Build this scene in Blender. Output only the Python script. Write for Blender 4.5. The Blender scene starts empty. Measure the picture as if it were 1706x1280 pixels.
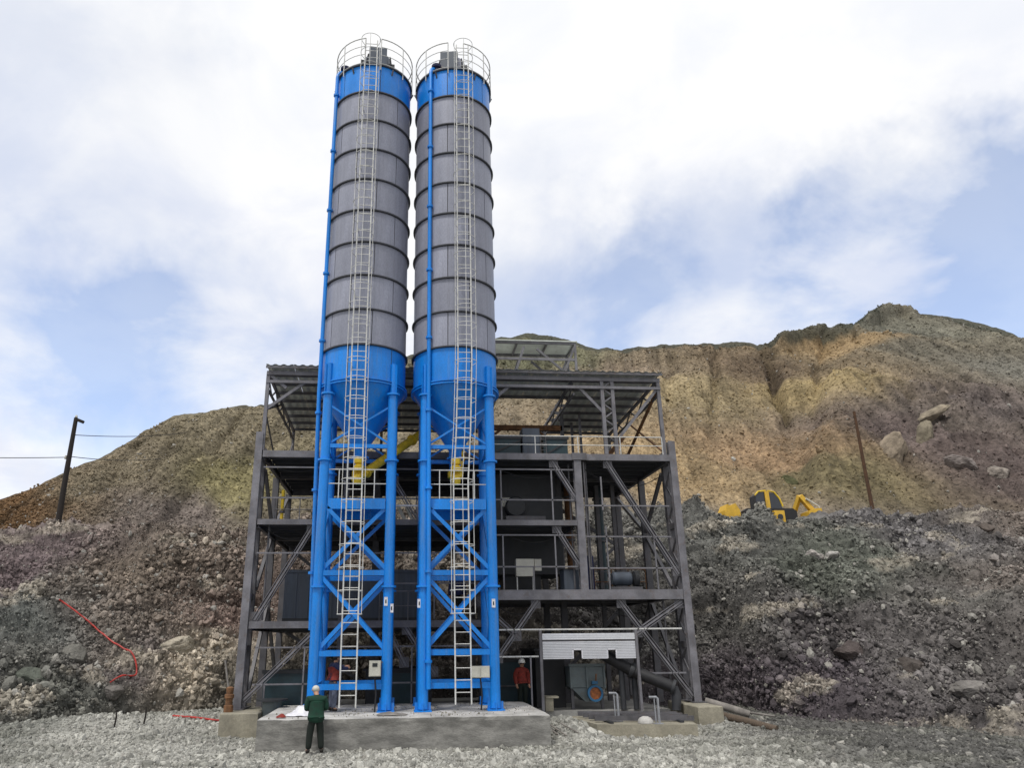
import bpy, math, random
import numpy as np
from mathutils import Vector, Matrix

random.seed(7); RNG = np.random.default_rng(11)
SC = bpy.context.scene
COL = SC.collection
R = math.radians

# ------------------------------------------------------------------ camera
CAM_POS = Vector((-0.1962, -25.0768, 1.974))
_r = Vector((0.9966730594, -0.0810493023, -0.0085920440))
_u = Vector((-0.0185964239, -0.3287796940, 0.9442235360))
_f = Vector((0.0793535484, 0.9409223791, 0.3291930907))
cd = bpy.data.cameras.new('camera'); cam = bpy.data.objects.new('camera', cd); COL.objects.link(cam)
m = Matrix.Identity(4)
for i in range(3):
    m[i][0] = _r[i]; m[i][1] = _u[i]; m[i][2] = -_f[i]; m[i][3] = CAM_POS[i]
cam.matrix_world = m
cd.sensor_width = 36.0; cd.sensor_fit = 'HORIZONTAL'
cd.lens = 1229.7 / 1706 * 36
cd.shift_x = 82.5 / 1706
cd.clip_start = 0.1; cd.clip_end = 3000
SC.camera = cam

# ------------------------------------------------------------------ world, sun, exposure
SUN_EL, SUN_ROT = R(62), R(215)
w = bpy.data.worlds.new('World'); SC.world = w; w.use_nodes = True
nt = w.node_tree; nt.nodes.clear()
def N(tree, typ, **kw):
    n = tree.nodes.new(typ)
    for k, v in kw.items(): setattr(n, k, v)
    return n
def L(tree, a, b): tree.links.new(a, b)
def mathn(tree, op, a, b=None, clamp=False):
    n = N(tree, 'ShaderNodeMath', operation=op, use_clamp=clamp)
    for i, v in enumerate((a, b)):
        if v is None: continue
        if isinstance(v, (int, float)): n.inputs[i].default_value = v
        else: L(tree, v, n.inputs[i])
    return n.outputs[0]
def ramp(tree, x, a, b, lo=0.0, hi=1.0, smooth=True):
    n = N(tree, 'ShaderNodeMapRange', interpolation_type='SMOOTHSTEP' if smooth else 'LINEAR')
    L(tree, x, n.inputs['Value'])
    n.inputs['From Min'].default_value = a; n.inputs['From Max'].default_value = b
    n.inputs['To Min'].default_value = lo; n.inputs['To Max'].default_value = hi
    return n.outputs[0]
def mixc(tree, fac, a, b, blend='MIX'):
    n = N(tree, 'ShaderNodeMix', data_type='RGBA', blend_type=blend)
    for s, v in ((0, fac), (6, a), (7, b)):
        if isinstance(v, (int, float)): n.inputs[s].default_value = v
        elif isinstance(v, (tuple, list)): n.inputs[s].default_value = (*v[:3], 1)
        else: L(tree, v, n.inputs[s])
    return n.outputs[2]

tc = N(nt, 'ShaderNodeTexCoord')
sky = N(nt, 'ShaderNodeTexSky', sky_type='NISHITA', sun_disc=False, sun_elevation=SUN_EL, sun_rotation=SUN_ROT)
sky.air_density = 1.0; sky.dust_density = 1.0; sky.altitude = 3000
sep = N(nt, 'ShaderNodeSeparateXYZ'); L(nt, tc.outputs['Generated'], sep.inputs[0])
den = mathn(nt, 'ADD', mathn(nt, 'MAXIMUM', sep.outputs[2], 0.0), 0.35)
cx = N(nt, 'ShaderNodeCombineXYZ')
L(nt, mathn(nt, 'DIVIDE', sep.outputs[0], den), cx.inputs[0]); L(nt, mathn(nt, 'DIVIDE', sep.outputs[1], den), cx.inputs[1])
def wnoise(scale, detail, rough, off, dist=0.0):
    mp = N(nt, 'ShaderNodeMapping'); L(nt, cx.outputs[0], mp.inputs[0]); mp.inputs['Location'].default_value = off
    n = N(nt, 'ShaderNodeTexNoise'); L(nt, mp.outputs[0], n.inputs['Vector'])
    n.inputs['Scale'].default_value = scale; n.inputs['Detail'].default_value = detail; n.inputs['Roughness'].default_value = rough
    n.inputs['Distortion'].default_value = dist
    return n.outputs['Fac']
nA = wnoise(2.2, 7, .55, (3.1, 1.7, 0), .3)
nB = wnoise(4.5, 6, .55, (8.3, 2.2, 0), .4)
nC = wnoise(1.1, 5, .5, (1.3, 5.5, 0))
# thin places of the cloud cover where the blue comes through
gaps = [((-0.41, 0.745, 0.53), 8, 16, .34), ((-0.261, 0.916, 0.306), 5, 14, .60), ((0.62, 0.70, 0.33), 8, 17, 1.05),
        ((0.20, 0.87, 0.45), 3, 10, .5), ((0.36, 0.83, 0.42), 4, 12, .5), ((0.78, 0.52, 0.30), 8, 18, .6), ((-0.40, 0.85, 0.36), 3, 9, .35)]
wn = N(nt, 'ShaderNodeTexNoise'); L(nt, tc.outputs['Generated'], wn.inputs['Vector']); wn.inputs['Scale'].default_value = 3.2; wn.inputs['Detail'].default_value = 6; wn.inputs['Roughness'].default_value = .6
wv = N(nt, 'ShaderNodeVectorMath', operation='SUBTRACT'); L(nt, wn.outputs['Color'], wv.inputs[0]); wv.inputs[1].default_value = (.5, .5, .5)
ws_ = N(nt, 'ShaderNodeVectorMath', operation='SCALE'); L(nt, wv.outputs[0], ws_.inputs[0]); ws_.inputs['Scale'].default_value = .42
wa = N(nt, 'ShaderNodeVectorMath', operation='ADD'); L(nt, tc.outputs['Generated'], wa.inputs[0]); L(nt, ws_.outputs[0], wa.inputs[1])
wdir = N(nt, 'ShaderNodeVectorMath', operation='NORMALIZE'); L(nt, wa.outputs[0], wdir.inputs[0])
acc = None
for d, r0, r1, amp in gaps:
    v = Vector(d).normalized()
    dp = N(nt, 'ShaderNodeVectorMath', operation='DOT_PRODUCT'); L(nt, wdir.outputs[0], dp.inputs[0]); dp.inputs[1].default_value = v
    g = ramp(nt, dp.outputs['Value'], math.cos(R(r1)), math.cos(R(r0)), 0, amp)
    acc = g if acc is None else mathn(nt, 'ADD', acc, g)
gapf = mathn(nt, 'MULTIPLY', acc, ramp(nt, nA, .34, .60, .25, 1.25))
gapf = mathn(nt, 'ADD', gapf, ramp(nt, nC, .60, .78, 0, .35), clamp=True)
cloud = mixc(nt, ramp(nt, nB, .36, .62), (.82, .85, .95), (1.0, 1.0, 1.01))
cloud = mixc(nt, ramp(nt, sep.outputs[2], .35, .75), cloud, mixc(nt, ramp(nt, nB, .3, .55), (.93, .95, .99), (1.02, 1.02, 1.02)))
bgc = N(nt, 'ShaderNodeBackground'); L(nt, cloud, bgc.inputs[0]); bgc.inputs[1].default_value = 0.85
bgs = N(nt, 'ShaderNodeBackground'); L(nt, sky.outputs[0], bgs.inputs[0]); bgs.inputs[1].default_value = 0.22
gapf = mathn(nt, 'MULTIPLY', gapf, .66)
mx = N(nt, 'ShaderNodeMixShader'); L(nt, gapf, mx.inputs[0]); L(nt, bgc.outputs[0], mx.inputs[1]); L(nt, bgs.outputs[0], mx.inputs[2])
out = N(nt, 'ShaderNodeOutputWorld'); L(nt, mx.outputs[0], out.inputs[0])

sl = bpy.data.lights.new('sun', 'SUN'); sl.energy = 1.9; sl.angle = R(8); sl.color = (1, .96, .9)
so = bpy.data.objects.new('sun', sl); COL.objects.link(so)
sd = Vector((math.sin(SUN_ROT) * math.cos(SUN_EL), math.cos(SUN_ROT) * math.cos(SUN_EL), math.sin(SUN_EL)))
so.rotation_euler = sd.to_track_quat('Z', 'Y').to_euler()
vs = SC.view_settings; SC.display_settings.display_device = 'sRGB'
vs.view_transform = 'Standard'; vs.look = 'None'; vs.exposure = 0.25; vs.gamma = 1.0; vs.use_curve_mapping = False

# ------------------------------------------------------------------ materials
def lin(c):
    return tuple(((x / 255) / 12.92 if x / 255 <= .04045 else ((x / 255 + .055) / 1.055) ** 2.4) for x in c)
MATS = {}
def mat(name, base, rough=.6, var=.25, scale=3.0, metal=0.0, bump=.0, bscale=40, stretch=(1, 1, 1), dirt=None, dirt_amt=.5, spec=.4, fine=.1, each=0.0, streak=None):
    """worn surface: base colour, slow and fine variation, optional dirt, fine relief"""
    mt = bpy.data.materials.new(name); mt.use_nodes = True; t = mt.node_tree
    b = t.nodes['Principled BSDF']; MATS[name] = mt
    tcn = N(t, 'ShaderNodeTexCoord'); mp = N(t, 'ShaderNodeMapping'); L(t, tcn.outputs['Object'], mp.inputs[0]); mp.inputs['Scale'].default_value = stretch
    n1 = N(t, 'ShaderNodeTexNoise'); L(t, mp.outputs[0], n1.inputs['Vector']); n1.inputs['Scale'].default_value = scale; n1.inputs['Detail'].default_value = 6; n1.inputs['Roughness'].default_value = .6
    n2 = N(t, 'ShaderNodeTexNoise'); L(t, mp.outputs[0], n2.inputs['Vector']); n2.inputs['Scale'].default_value = bscale; n2.inputs['Detail'].default_value = 4
    c = mixc(t, ramp(t, n1.outputs['Fac'], .3, .7), tuple(x * (1 - var) for x in base), tuple(min(1, x * (1 + var)) for x in base))
    if fine: c = mixc(t, ramp(t, n2.outputs['Fac'], .3, .7), mixc(t, 1.0, c, (1 - fine,) * 3, 'MULTIPLY'), mixc(t, 1.0, c, (1 + fine,) * 3, 'MULTIPLY'))
    if dirt:
        n3 = N(t, 'ShaderNodeTexNoise'); L(t, mp.outputs[0], n3.inputs['Vector']); n3.inputs['Scale'].default_value = scale * 2.3; n3.inputs['Detail'].default_value = 8; n3.inputs['Roughness'].default_value = .7
        c = mixc(t, ramp(t, n3.outputs['Fac'], .52, .72, 0, dirt_amt), c, dirt)
    if streak:                                           # run marks down the face
        ms = N(t, 'ShaderNodeMapping'); L(t, tcn.outputs['Object'], ms.inputs[0]); ms.inputs['Scale'].default_value = (5, 5, .22)
        n4 = N(t, 'ShaderNodeTexNoise'); L(t, ms.outputs[0], n4.inputs['Vector']); n4.inputs['Scale'].default_value = 1.6; n4.inputs['Detail'].default_value = 7; n4.inputs['Roughness'].default_value = .65
        c = mixc(t, ramp(t, n4.outputs['Fac'], .50, .74, 0, streak[3]), c, streak[:3])
    if each:                                             # sheet to sheet differences
        oi = N(t, 'ShaderNodeObjectInfo'); c = mixc(t, 1.0, c, ramp(t, oi.outputs['Random'], 0, 1, 1 - each, 1 + each, False), 'MULTIPLY')
    L(t, c, b.inputs['Base Color'])
    L(t, ramp(t, n1.outputs['Fac'], .3, .7, max(.05, rough - .1), min(1, rough + .12)), b.inputs['Roughness'])
    b.inputs['Metallic'].default_value = metal; b.inputs['Specular IOR Level'].default_value = spec
    if bump:
        bn = N(t, 'ShaderNodeBump'); bn.inputs['Strength'].default_value = bump; bn.inputs['Distance'].default_value = .02
        L(t, n2.outputs['Fac'], bn.inputs['Height']); L(t, bn.outputs[0], b.inputs['Normal'])
    return mt
mat('blue_paint', (.004, .20, .66), .33, .16, .8, bump=.06, dirt=(.05, .16, .38), dirt_amt=.35, stretch=(1, 1, .35), each=.07, streak=(.12, .21, .36, .5))
mat('silo_grey', (.25, .262, .325), .42, .14, .7, dirt=(.31, .31, .34), dirt_amt=.35, stretch=(1, 1, .3), bump=.06, each=.10, streak=(.13, .13, .15, .4))
mat('silo_seam_shade', (.055, .058, .068), .7, .2, 2)  # dark joints; also the shaded flange undersides, put into the colour
mat('pipe_grey', (.26, .27, .29), .5, .2, 5)
mat('galvanised', (.56, .56, .54), .5, .15, 5, metal=.0)
mat('dark_steel', (.095, .093, .102), .5, .3, 2.2, dirt=(.11, .07, .045), dirt_amt=.55, streak=(.16, .15, .15, .35), each=.15)
mat('steel_mid', (.150, .147, .162), .5, .28, 2, dirt=(.10, .065, .045), dirt_amt=.5, streak=(.24, .235, .23, .35), each=.14)
mat('deck_under', (.05, .052, .06), .8, .2, 2)
mat('roof_sheet', (.62, .65, .61), .55, .15, 1.2, dirt=(.11, .09, .07), dirt_amt=.3)
mat('yellow_paint', (.72, .50, .03), .45, .2, 3, dirt=(.18, .10, .03), dirt_amt=.5)
mat('machine_yellow', (.62, .38, .04), .45, .15, 3, dirt=(.25, .16, .07), dirt_amt=.5)
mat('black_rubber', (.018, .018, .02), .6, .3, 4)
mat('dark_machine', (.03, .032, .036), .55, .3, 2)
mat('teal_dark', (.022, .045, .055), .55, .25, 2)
mat('blue_grey', (.07, .085, .11), .55, .2, 1.5, stretch=(6, 1, .5))
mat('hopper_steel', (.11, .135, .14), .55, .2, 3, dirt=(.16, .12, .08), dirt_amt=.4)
mat('ring_blue', (.02, .10, .20), .5, .2, 3)
mat('orange_disc', (.26, .08, .02), .5, .5, 9)
mat('white_sheet', (.62, .63, .66), .45, .06, 1.2)
mat('pale_box', (.5, .49, .43), .5, .1, 3)
mat('screen_dark', (.02, .025, .03), .2, .1, 3)
mat('concrete', (.27, .265, .25), .9, .25, 1.6, bump=.35, bscale=25, dirt=(.16, .155, .145), dirt_amt=.6)
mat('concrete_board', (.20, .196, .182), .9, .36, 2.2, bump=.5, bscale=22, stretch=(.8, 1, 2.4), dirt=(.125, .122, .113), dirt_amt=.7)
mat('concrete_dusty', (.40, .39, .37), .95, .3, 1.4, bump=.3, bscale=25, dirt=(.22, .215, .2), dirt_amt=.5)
mat('concrete_warm', (.27, .25, .195), .9, .2, 2.5, bump=.3, bscale=25, dirt=(.17, .15, .11), dirt_amt=.5)
mat('rust', (.17, .085, .04), .85, .4, 5, bump=.2)
mat('wood', (.10, .075, .055), .85, .35, 4, stretch=(8, 8, .6), bump=.2)
mat('grey_wood', (.19, .175, .16), .9, .3, 4, stretch=(1, 1, 1), bump=.2)
mat('pole_wood', (.022, .018, .016), .9, .3, 4)
mat('pole_brown', (.075, .04, .022), .9, .3, 4)
mat('red_hose', (.40, .03, .022), .5, .25, 5)
mat('glass_dark', (.02, .025, .035), .12, .2, 2, spec=.6)
mat('coat_green', (.007, .036, .022), .9, .3, 9, bump=.3, bscale=60)
mat('trousers_dark', (.009, .014, .011), .9, .3, 9)
mat('cloth_red', (.20, .030, .022), .9, .3, 12)
mat('cloth_orange', (.5, .13, .04), .9, .3, 12)
mat('cloth_navy', (.02, .025, .07), .9, .3, 12)
mat('denim', (.11, .125, .17), .9, .3, 12)
mat('skin', (.42, .23, .15), .6, .1, 9)
mat('hair', (.015, .012, .011), .7, .2, 20)
mat('helmet_white', (.78, .78, .74), .3, .05, 5)
mat('boot', (.02, .017, .015), .8, .3, 9)
mat('plastic_white', (.66, .66, .7), .5, .15, 6)
mat('cable', (.02, .02, .022), .7, .1, 5)

def attr_mat(name, attr_type, attr, gain, nscale, bump, bscale, lo=.62, hi=1.45, rough=.95):
    mt = bpy.data.materials.new(name); mt.use_nodes = True; t = mt.node_tree; b = t.nodes['Principled BSDF']; MATS[name] = mt
    a = N(t, 'ShaderNodeAttribute', attribute_type=attr_type, attribute_name=attr)
    tcn = N(t, 'ShaderNodeTexCoord')
    n1 = N(t, 'ShaderNodeTexNoise'); L(t, tcn.outputs['Object'], n1.inputs['Vector']); n1.inputs['Scale'].default_value = nscale; n1.inputs['Detail'].default_value = 9; n1.inputs['Roughness'].default_value = .72
    n2 = N(t, 'ShaderNodeTexNoise'); L(t, tcn.outputs['Object'], n2.inputs['Vector']); n2.inputs['Scale'].default_value = bscale; n2.inputs['Detail'].default_value = 8; n2.inputs['Roughness'].default_value = .75
    v = ramp(t, n1.outputs['Fac'], .32, .68, lo * gain, hi * gain, smooth=False)
    c = mixc(t, 1.0, a.outputs['Color'], v, 'MULTIPLY')
    L(t, c, b.inputs['Base Color']); b.inputs['Roughness'].default_value = rough; b.inputs['Specular IOR Level'].default_value = .2
    bn = N(t, 'ShaderNodeBump'); bn.inputs['Strength'].default_value = bump; bn.inputs['Distance'].default_value = .12
    L(t, n2.outputs['Fac'], bn.inputs['Height']); L(t, bn.outputs[0], b.inputs['Normal'])
    return mt
attr_mat('hill_earth', 'GEOMETRY', 'tone', 1.0, 2.6, 1.0, 5.0, .4, 1.75)
attr_mat('ground_gravel', 'GEOMETRY', 'tone', 1.0, 6.0, .8, 9.0)
attr_mat('rock_tint', 'INSTANCER', 'tint', 1.0, 3.0, .5, 5.0, .75, 1.25)
attr_mat('boulder_rock', 'GEOMETRY', 'tone', 1.0, 1.3, 1.0, 3.0, .5, 1.35)

# ------------------------------------------------------------------ mesh helpers
ORG = {}
class MB:
    def __init__(s): s.v = []; s.f = []
    def _add(s, vs, fs):
        n = len(s.v); s.v += [tuple(x) for x in vs]; s.f += [tuple(i + n for i in f) for f in fs]
    def box(s, x0, x1, y0, y1, z0, z1):
        s._add([(x0, y0, z0), (x1, y0, z0), (x1, y1, z0), (x0, y1, z0), (x0, y0, z1), (x1, y0, z1), (x1, y1, z1), (x0, y1, z1)],
               [(0, 3, 2, 1), (4, 5, 6, 7), (0, 1, 5, 4), (1, 2, 6, 5), (2, 3, 7, 6), (3, 0, 4, 7)]); return s
    def bar(s, p, q, wd, ht, up=(0, 0, 1)):
        p = Vector(p); q = Vector(q); d = (q - p).normalized(); up = Vector(up)
        if abs(d.dot(up)) > .98: up = Vector((0, 1, 0))
        a = d.cross(up).normalized(); b = a.cross(d)
        a *= wd / 2; b *= ht / 2
        s._add([p - a - b, p + a - b, p + a + b, p - a + b, q - a - b, q + a - b, q + a + b, q - a + b],
               [(0, 3, 2, 1), (4, 5, 6, 7), (0, 1, 5, 4), (1, 2, 6, 5), (2, 3, 7, 6), (3, 0, 4, 7)]); return s
    def ibar(s, p, q, wd, ht, t=.03, up=(0, 0, 1)):
        """I-section: flanges across 'up', web between"""
        p = Vector(p); q = Vector(q); d = (q - p).normalized(); up = Vector(up)
        if abs(d.dot(up)) > .98: up = Vector((0, 1, 0))
        a = d.cross(up).normalized(); b = a.cross(d)
        o = b * (ht / 2 - t / 2)
        s.bar(p + o, q + o, wd, t, up); s.bar(p - o, q - o, wd, t, up); s.bar(p, q, t, ht - 2 * t - .002, up); return s
    def tube(s, pts, r, n=8, cap=True):
        pts = [Vector(p) for p in pts]; rs = r if isinstance(r, (list, tuple)) else [r] * len(pts)
        rings = []; ref = None
        for i, p in enumerate(pts):
            d = (pts[min(i + 1, len(pts) - 1)] - pts[max(i - 1, 0)]).normalized()
            if ref is None:
                ref = Vector((0, 0, 1)) if abs(d.z) < .9 else Vector((0, 1, 0))
            a = d.cross(ref).normalized(); b = a.cross(d).normalized(); ref = b
            rings.append([p + rs[i] * (math.cos(2 * math.pi * k / n) * a + math.sin(2 * math.pi * k / n) * b) for k in range(n)])
        fs = []
        for i in range(len(pts) - 1):
            for k in range(n):
                k2 = (k + 1) % n; fs.append((i * n + k, i * n + k2, (i + 1) * n + k2, (i + 1) * n + k))
        if cap: fs.append(tuple(range(n))[::-1]); fs.append(tuple((len(pts) - 1) * n + k for k in range(n)))
        s._add([v for rg in rings for v in rg], fs); return s
    def lathe(s, prof, c=(0, 0, 0), n=24, axis='z', cap=True):
        c = Vector(c); vs = []; fs = []
        for (r, h) in prof:
            for k in range(n):
                a = 2 * math.pi * k / n; x, y = r * math.cos(a), r * math.sin(a)
                vs.append(c + (Vector((x, y, h)) if axis == 'z' else Vector((x, h, y)) if axis == 'y' else Vector((h, x, y))))
        m_ = len(prof)
        for i in range(m_ - 1):
            for k in range(n):
                k2 = (k + 1) % n; fs.append((i * n + k, i * n + k2, (i + 1) * n + k2, (i + 1) * n + k))
        if cap: fs.append(tuple(range(n))[::-1]); fs.append(tuple((m_ - 1) * n + k for k in range(n)))
        s._add(vs, fs); return s
    def arc(s, r0, r1, z0, z1, a0, a1, n=10):
        vs = []; fs = []
        for k in range(n + 1):
            a = a0 + (a1 - a0) * k / n; c_, s_ = math.cos(a), math.sin(a)
            vs += [(r1 * c_, r1 * s_, z0), (r1 * c_, r1 * s_, z1), (r0 * c_, r0 * s_, z1), (r0 * c_, r0 * s_, z0)]
        for k in range(n):
            for j in range(4):
                fs.append((k * 4 + j, (k + 1) * 4 + j, (k + 1) * 4 + (j + 1) % 4, k * 4 + (j + 1) % 4))
        fs += [(0, 1, 2, 3), (n * 4 + 3, n * 4 + 2, n * 4 + 1, n * 4)]
        s._add(vs, fs); return s
    def prism(s, poly, y0, y1):
        n = len(poly)
        s._add([(x, y0, z) for x, z in poly] + [(x, y1, z) for x, z in poly],
               [tuple(range(n)), tuple(range(2 * n - 1, n - 1, -1))] + [(i, i + n, (i + 1) % n + n, (i + 1) % n) for i in range(n)]); return s
    def ell(s, c, r, n=10, m_=7):
        c = Vector(c); prof = []
        vs = [c + Vector((0, 0, -r[2]))]; fs = []
        for i in range(1, m_):
            t = -math.pi / 2 + math.pi * i / m_
            for k in range(n):
                a = 2 * math.pi * k / n
                vs.append(c + Vector((r[0] * math.cos(t) * math.cos(a), r[1] * math.cos(t) * math.sin(a), r[2] * math.sin(t))))
        vs.append(c + Vector((0, 0, r[2])))
        for k in range(n): fs.append((0, 1 + (k + 1) % n, 1 + k))
        for i in range(m_ - 2):
            for k in range(n):
                k2 = (k + 1) % n; fs.append((1 + i * n + k, 1 + i * n + k2, 1 + (i + 1) * n + k2, 1 + (i + 1) * n + k))
        e = len(vs) - 1; b0 = 1 + (m_ - 2) * n
        for k in range(n): fs.append((b0 + k, b0 + (k + 1) % n, e))
        s._add(vs, fs); return s
    def mesh(s, name, off=(0, 0, 0), smooth=False):
        me = bpy.data.meshes.new(name)
        o = Vector(off)
        me.from_pydata([tuple(Vector(v) - o) for v in s.v], [], s.f)
        if smooth:
            me.polygons.foreach_set('use_smooth', [True] * len(me.polygons))
            me.set_sharp_from_angle(angle=R(40))
        me.update(); return me
    def build(s, name, material, parent=None, smooth=False):
        off = ORG.get(parent.name, (0, 0, 0)) if parent else (0, 0, 0)
        me = s.mesh(name, off, smooth); me.materials.append(MATS[material])
        return put(name, me, parent)
def put(name, me, parent=None, loc=(0, 0, 0), rot=(0, 0, 0), material=None):
    o = bpy.data.objects.new(name, me); COL.objects.link(o)
    o.location = loc; o.rotation_euler = rot
    if parent:
        o.parent = parent; ORG[o.name] = ORG.get(parent.name, (0, 0, 0))
    if material:
        o.material_slots[0].link = 'OBJECT'; o.material_slots[0].material = MATS[material]
    return o
def tag(o, label=None, cat=None, group=None, kind=None):
    if label: o['label'] = label
    if cat: o['category'] = cat
    if group: o['group'] = group
    if kind: o['kind'] = kind
    return o
def thing(name, loc, label, cat, group=None):
    o = bpy.data.objects.new(name, None); COL.objects.link(o); o.location = loc; o.empty_display_size = .3
    ORG[o.name] = tuple(loc); return tag(o, label, cat, group)
def solo(mb, name, material, label, cat, group=None, smooth=False):
    return tag(mb.build(name, material, None, smooth), label, cat, group)

# ------------------------------------------------------------------ noise
def _hash(i, j, k, seed):
    h = (i * 374761393 + j * 668265263 + k * 2147483647 + seed * 974711) & 0xFFFFFFFF
    h = ((h ^ (h >> 13)) * 1274126177) & 0xFFFFFFFF
    h = ((h ^ (h >> 16)) * 2246822519) & 0xFFFFFFFF
    return ((h ^ (h >> 15)) & 0xFFFFFF).astype(np.float64) / 0xFFFFFF
def vnoise(P, seed=0):
    F = np.floor(P).astype(np.int64); f = P - F; f = f * f * f * (f * (f * 6 - 15) + 10)
    i, j, k = F[:, 0], F[:, 1], F[:, 2]
    r = 0
    for a in (0, 1):
        for b in (0, 1):
            for c in (0, 1):
                r = r + _hash(i + a, j + b, k + c, seed) * (f[:, 0] if a else 1 - f[:, 0]) * (f[:, 1] if b else 1 - f[:, 1]) * (f[:, 2] if c else 1 - f[:, 2])
    return r * 2 - 1
def fbm(P, octv=4, seed=0, gain=.5):
    s = 0; a = 1; t = 0
    for o in range(octv):
        s = s + a * vnoise(P * 2 ** o + o * 17.3, seed + o); t += a; a *= gain
    return s / t
def ridged(P, octv=4, seed=0, gain=.55):
    s = 0; a = 1; t = 0
    for o in range(octv):
        s = s + a * (1 - np.abs(vnoise(P * 2 ** o + o * 11.7, seed + o)) * 2); t += a; a *= gain
    return s / t
def grid_mesh(name, V, ns, nv, tone, material, smooth=True):
    idx = np.arange(ns * nv).reshape(nv, ns)
    q = np.stack([idx[:-1, :-1], idx[:-1, 1:], idx[1:, 1:], idx[1:, :-1]], -1).reshape(-1, 4)
    me = bpy.data.meshes.new(name)
    me.vertices.add(len(V)); me.vertices.foreach_set('co', V.astype(np.float32).ravel())
    me.loops.add(q.size); me.loops.foreach_set('vertex_index', q.astype(np.int32).ravel())
    me.polygons.add(len(q)); me.polygons.foreach_set('loop_start', np.arange(0, q.size, 4, dtype=np.int32))
    me.update(calc_edges=True)
    if smooth: me.polygons.foreach_set('use_smooth', np.ones(len(q), dtype=bool))
    at = me.color_attributes.new('tone', 'FLOAT_COLOR', 'POINT')
    at.data.foreach_set('color', np.hstack([tone, np.ones((len(V), 1))]).astype(np.float32).ravel())
    me.materials.append(MATS[material]); me.validate()
    o = bpy.data.objects.new(name, me); COL.objects.link(o); return o

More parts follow.
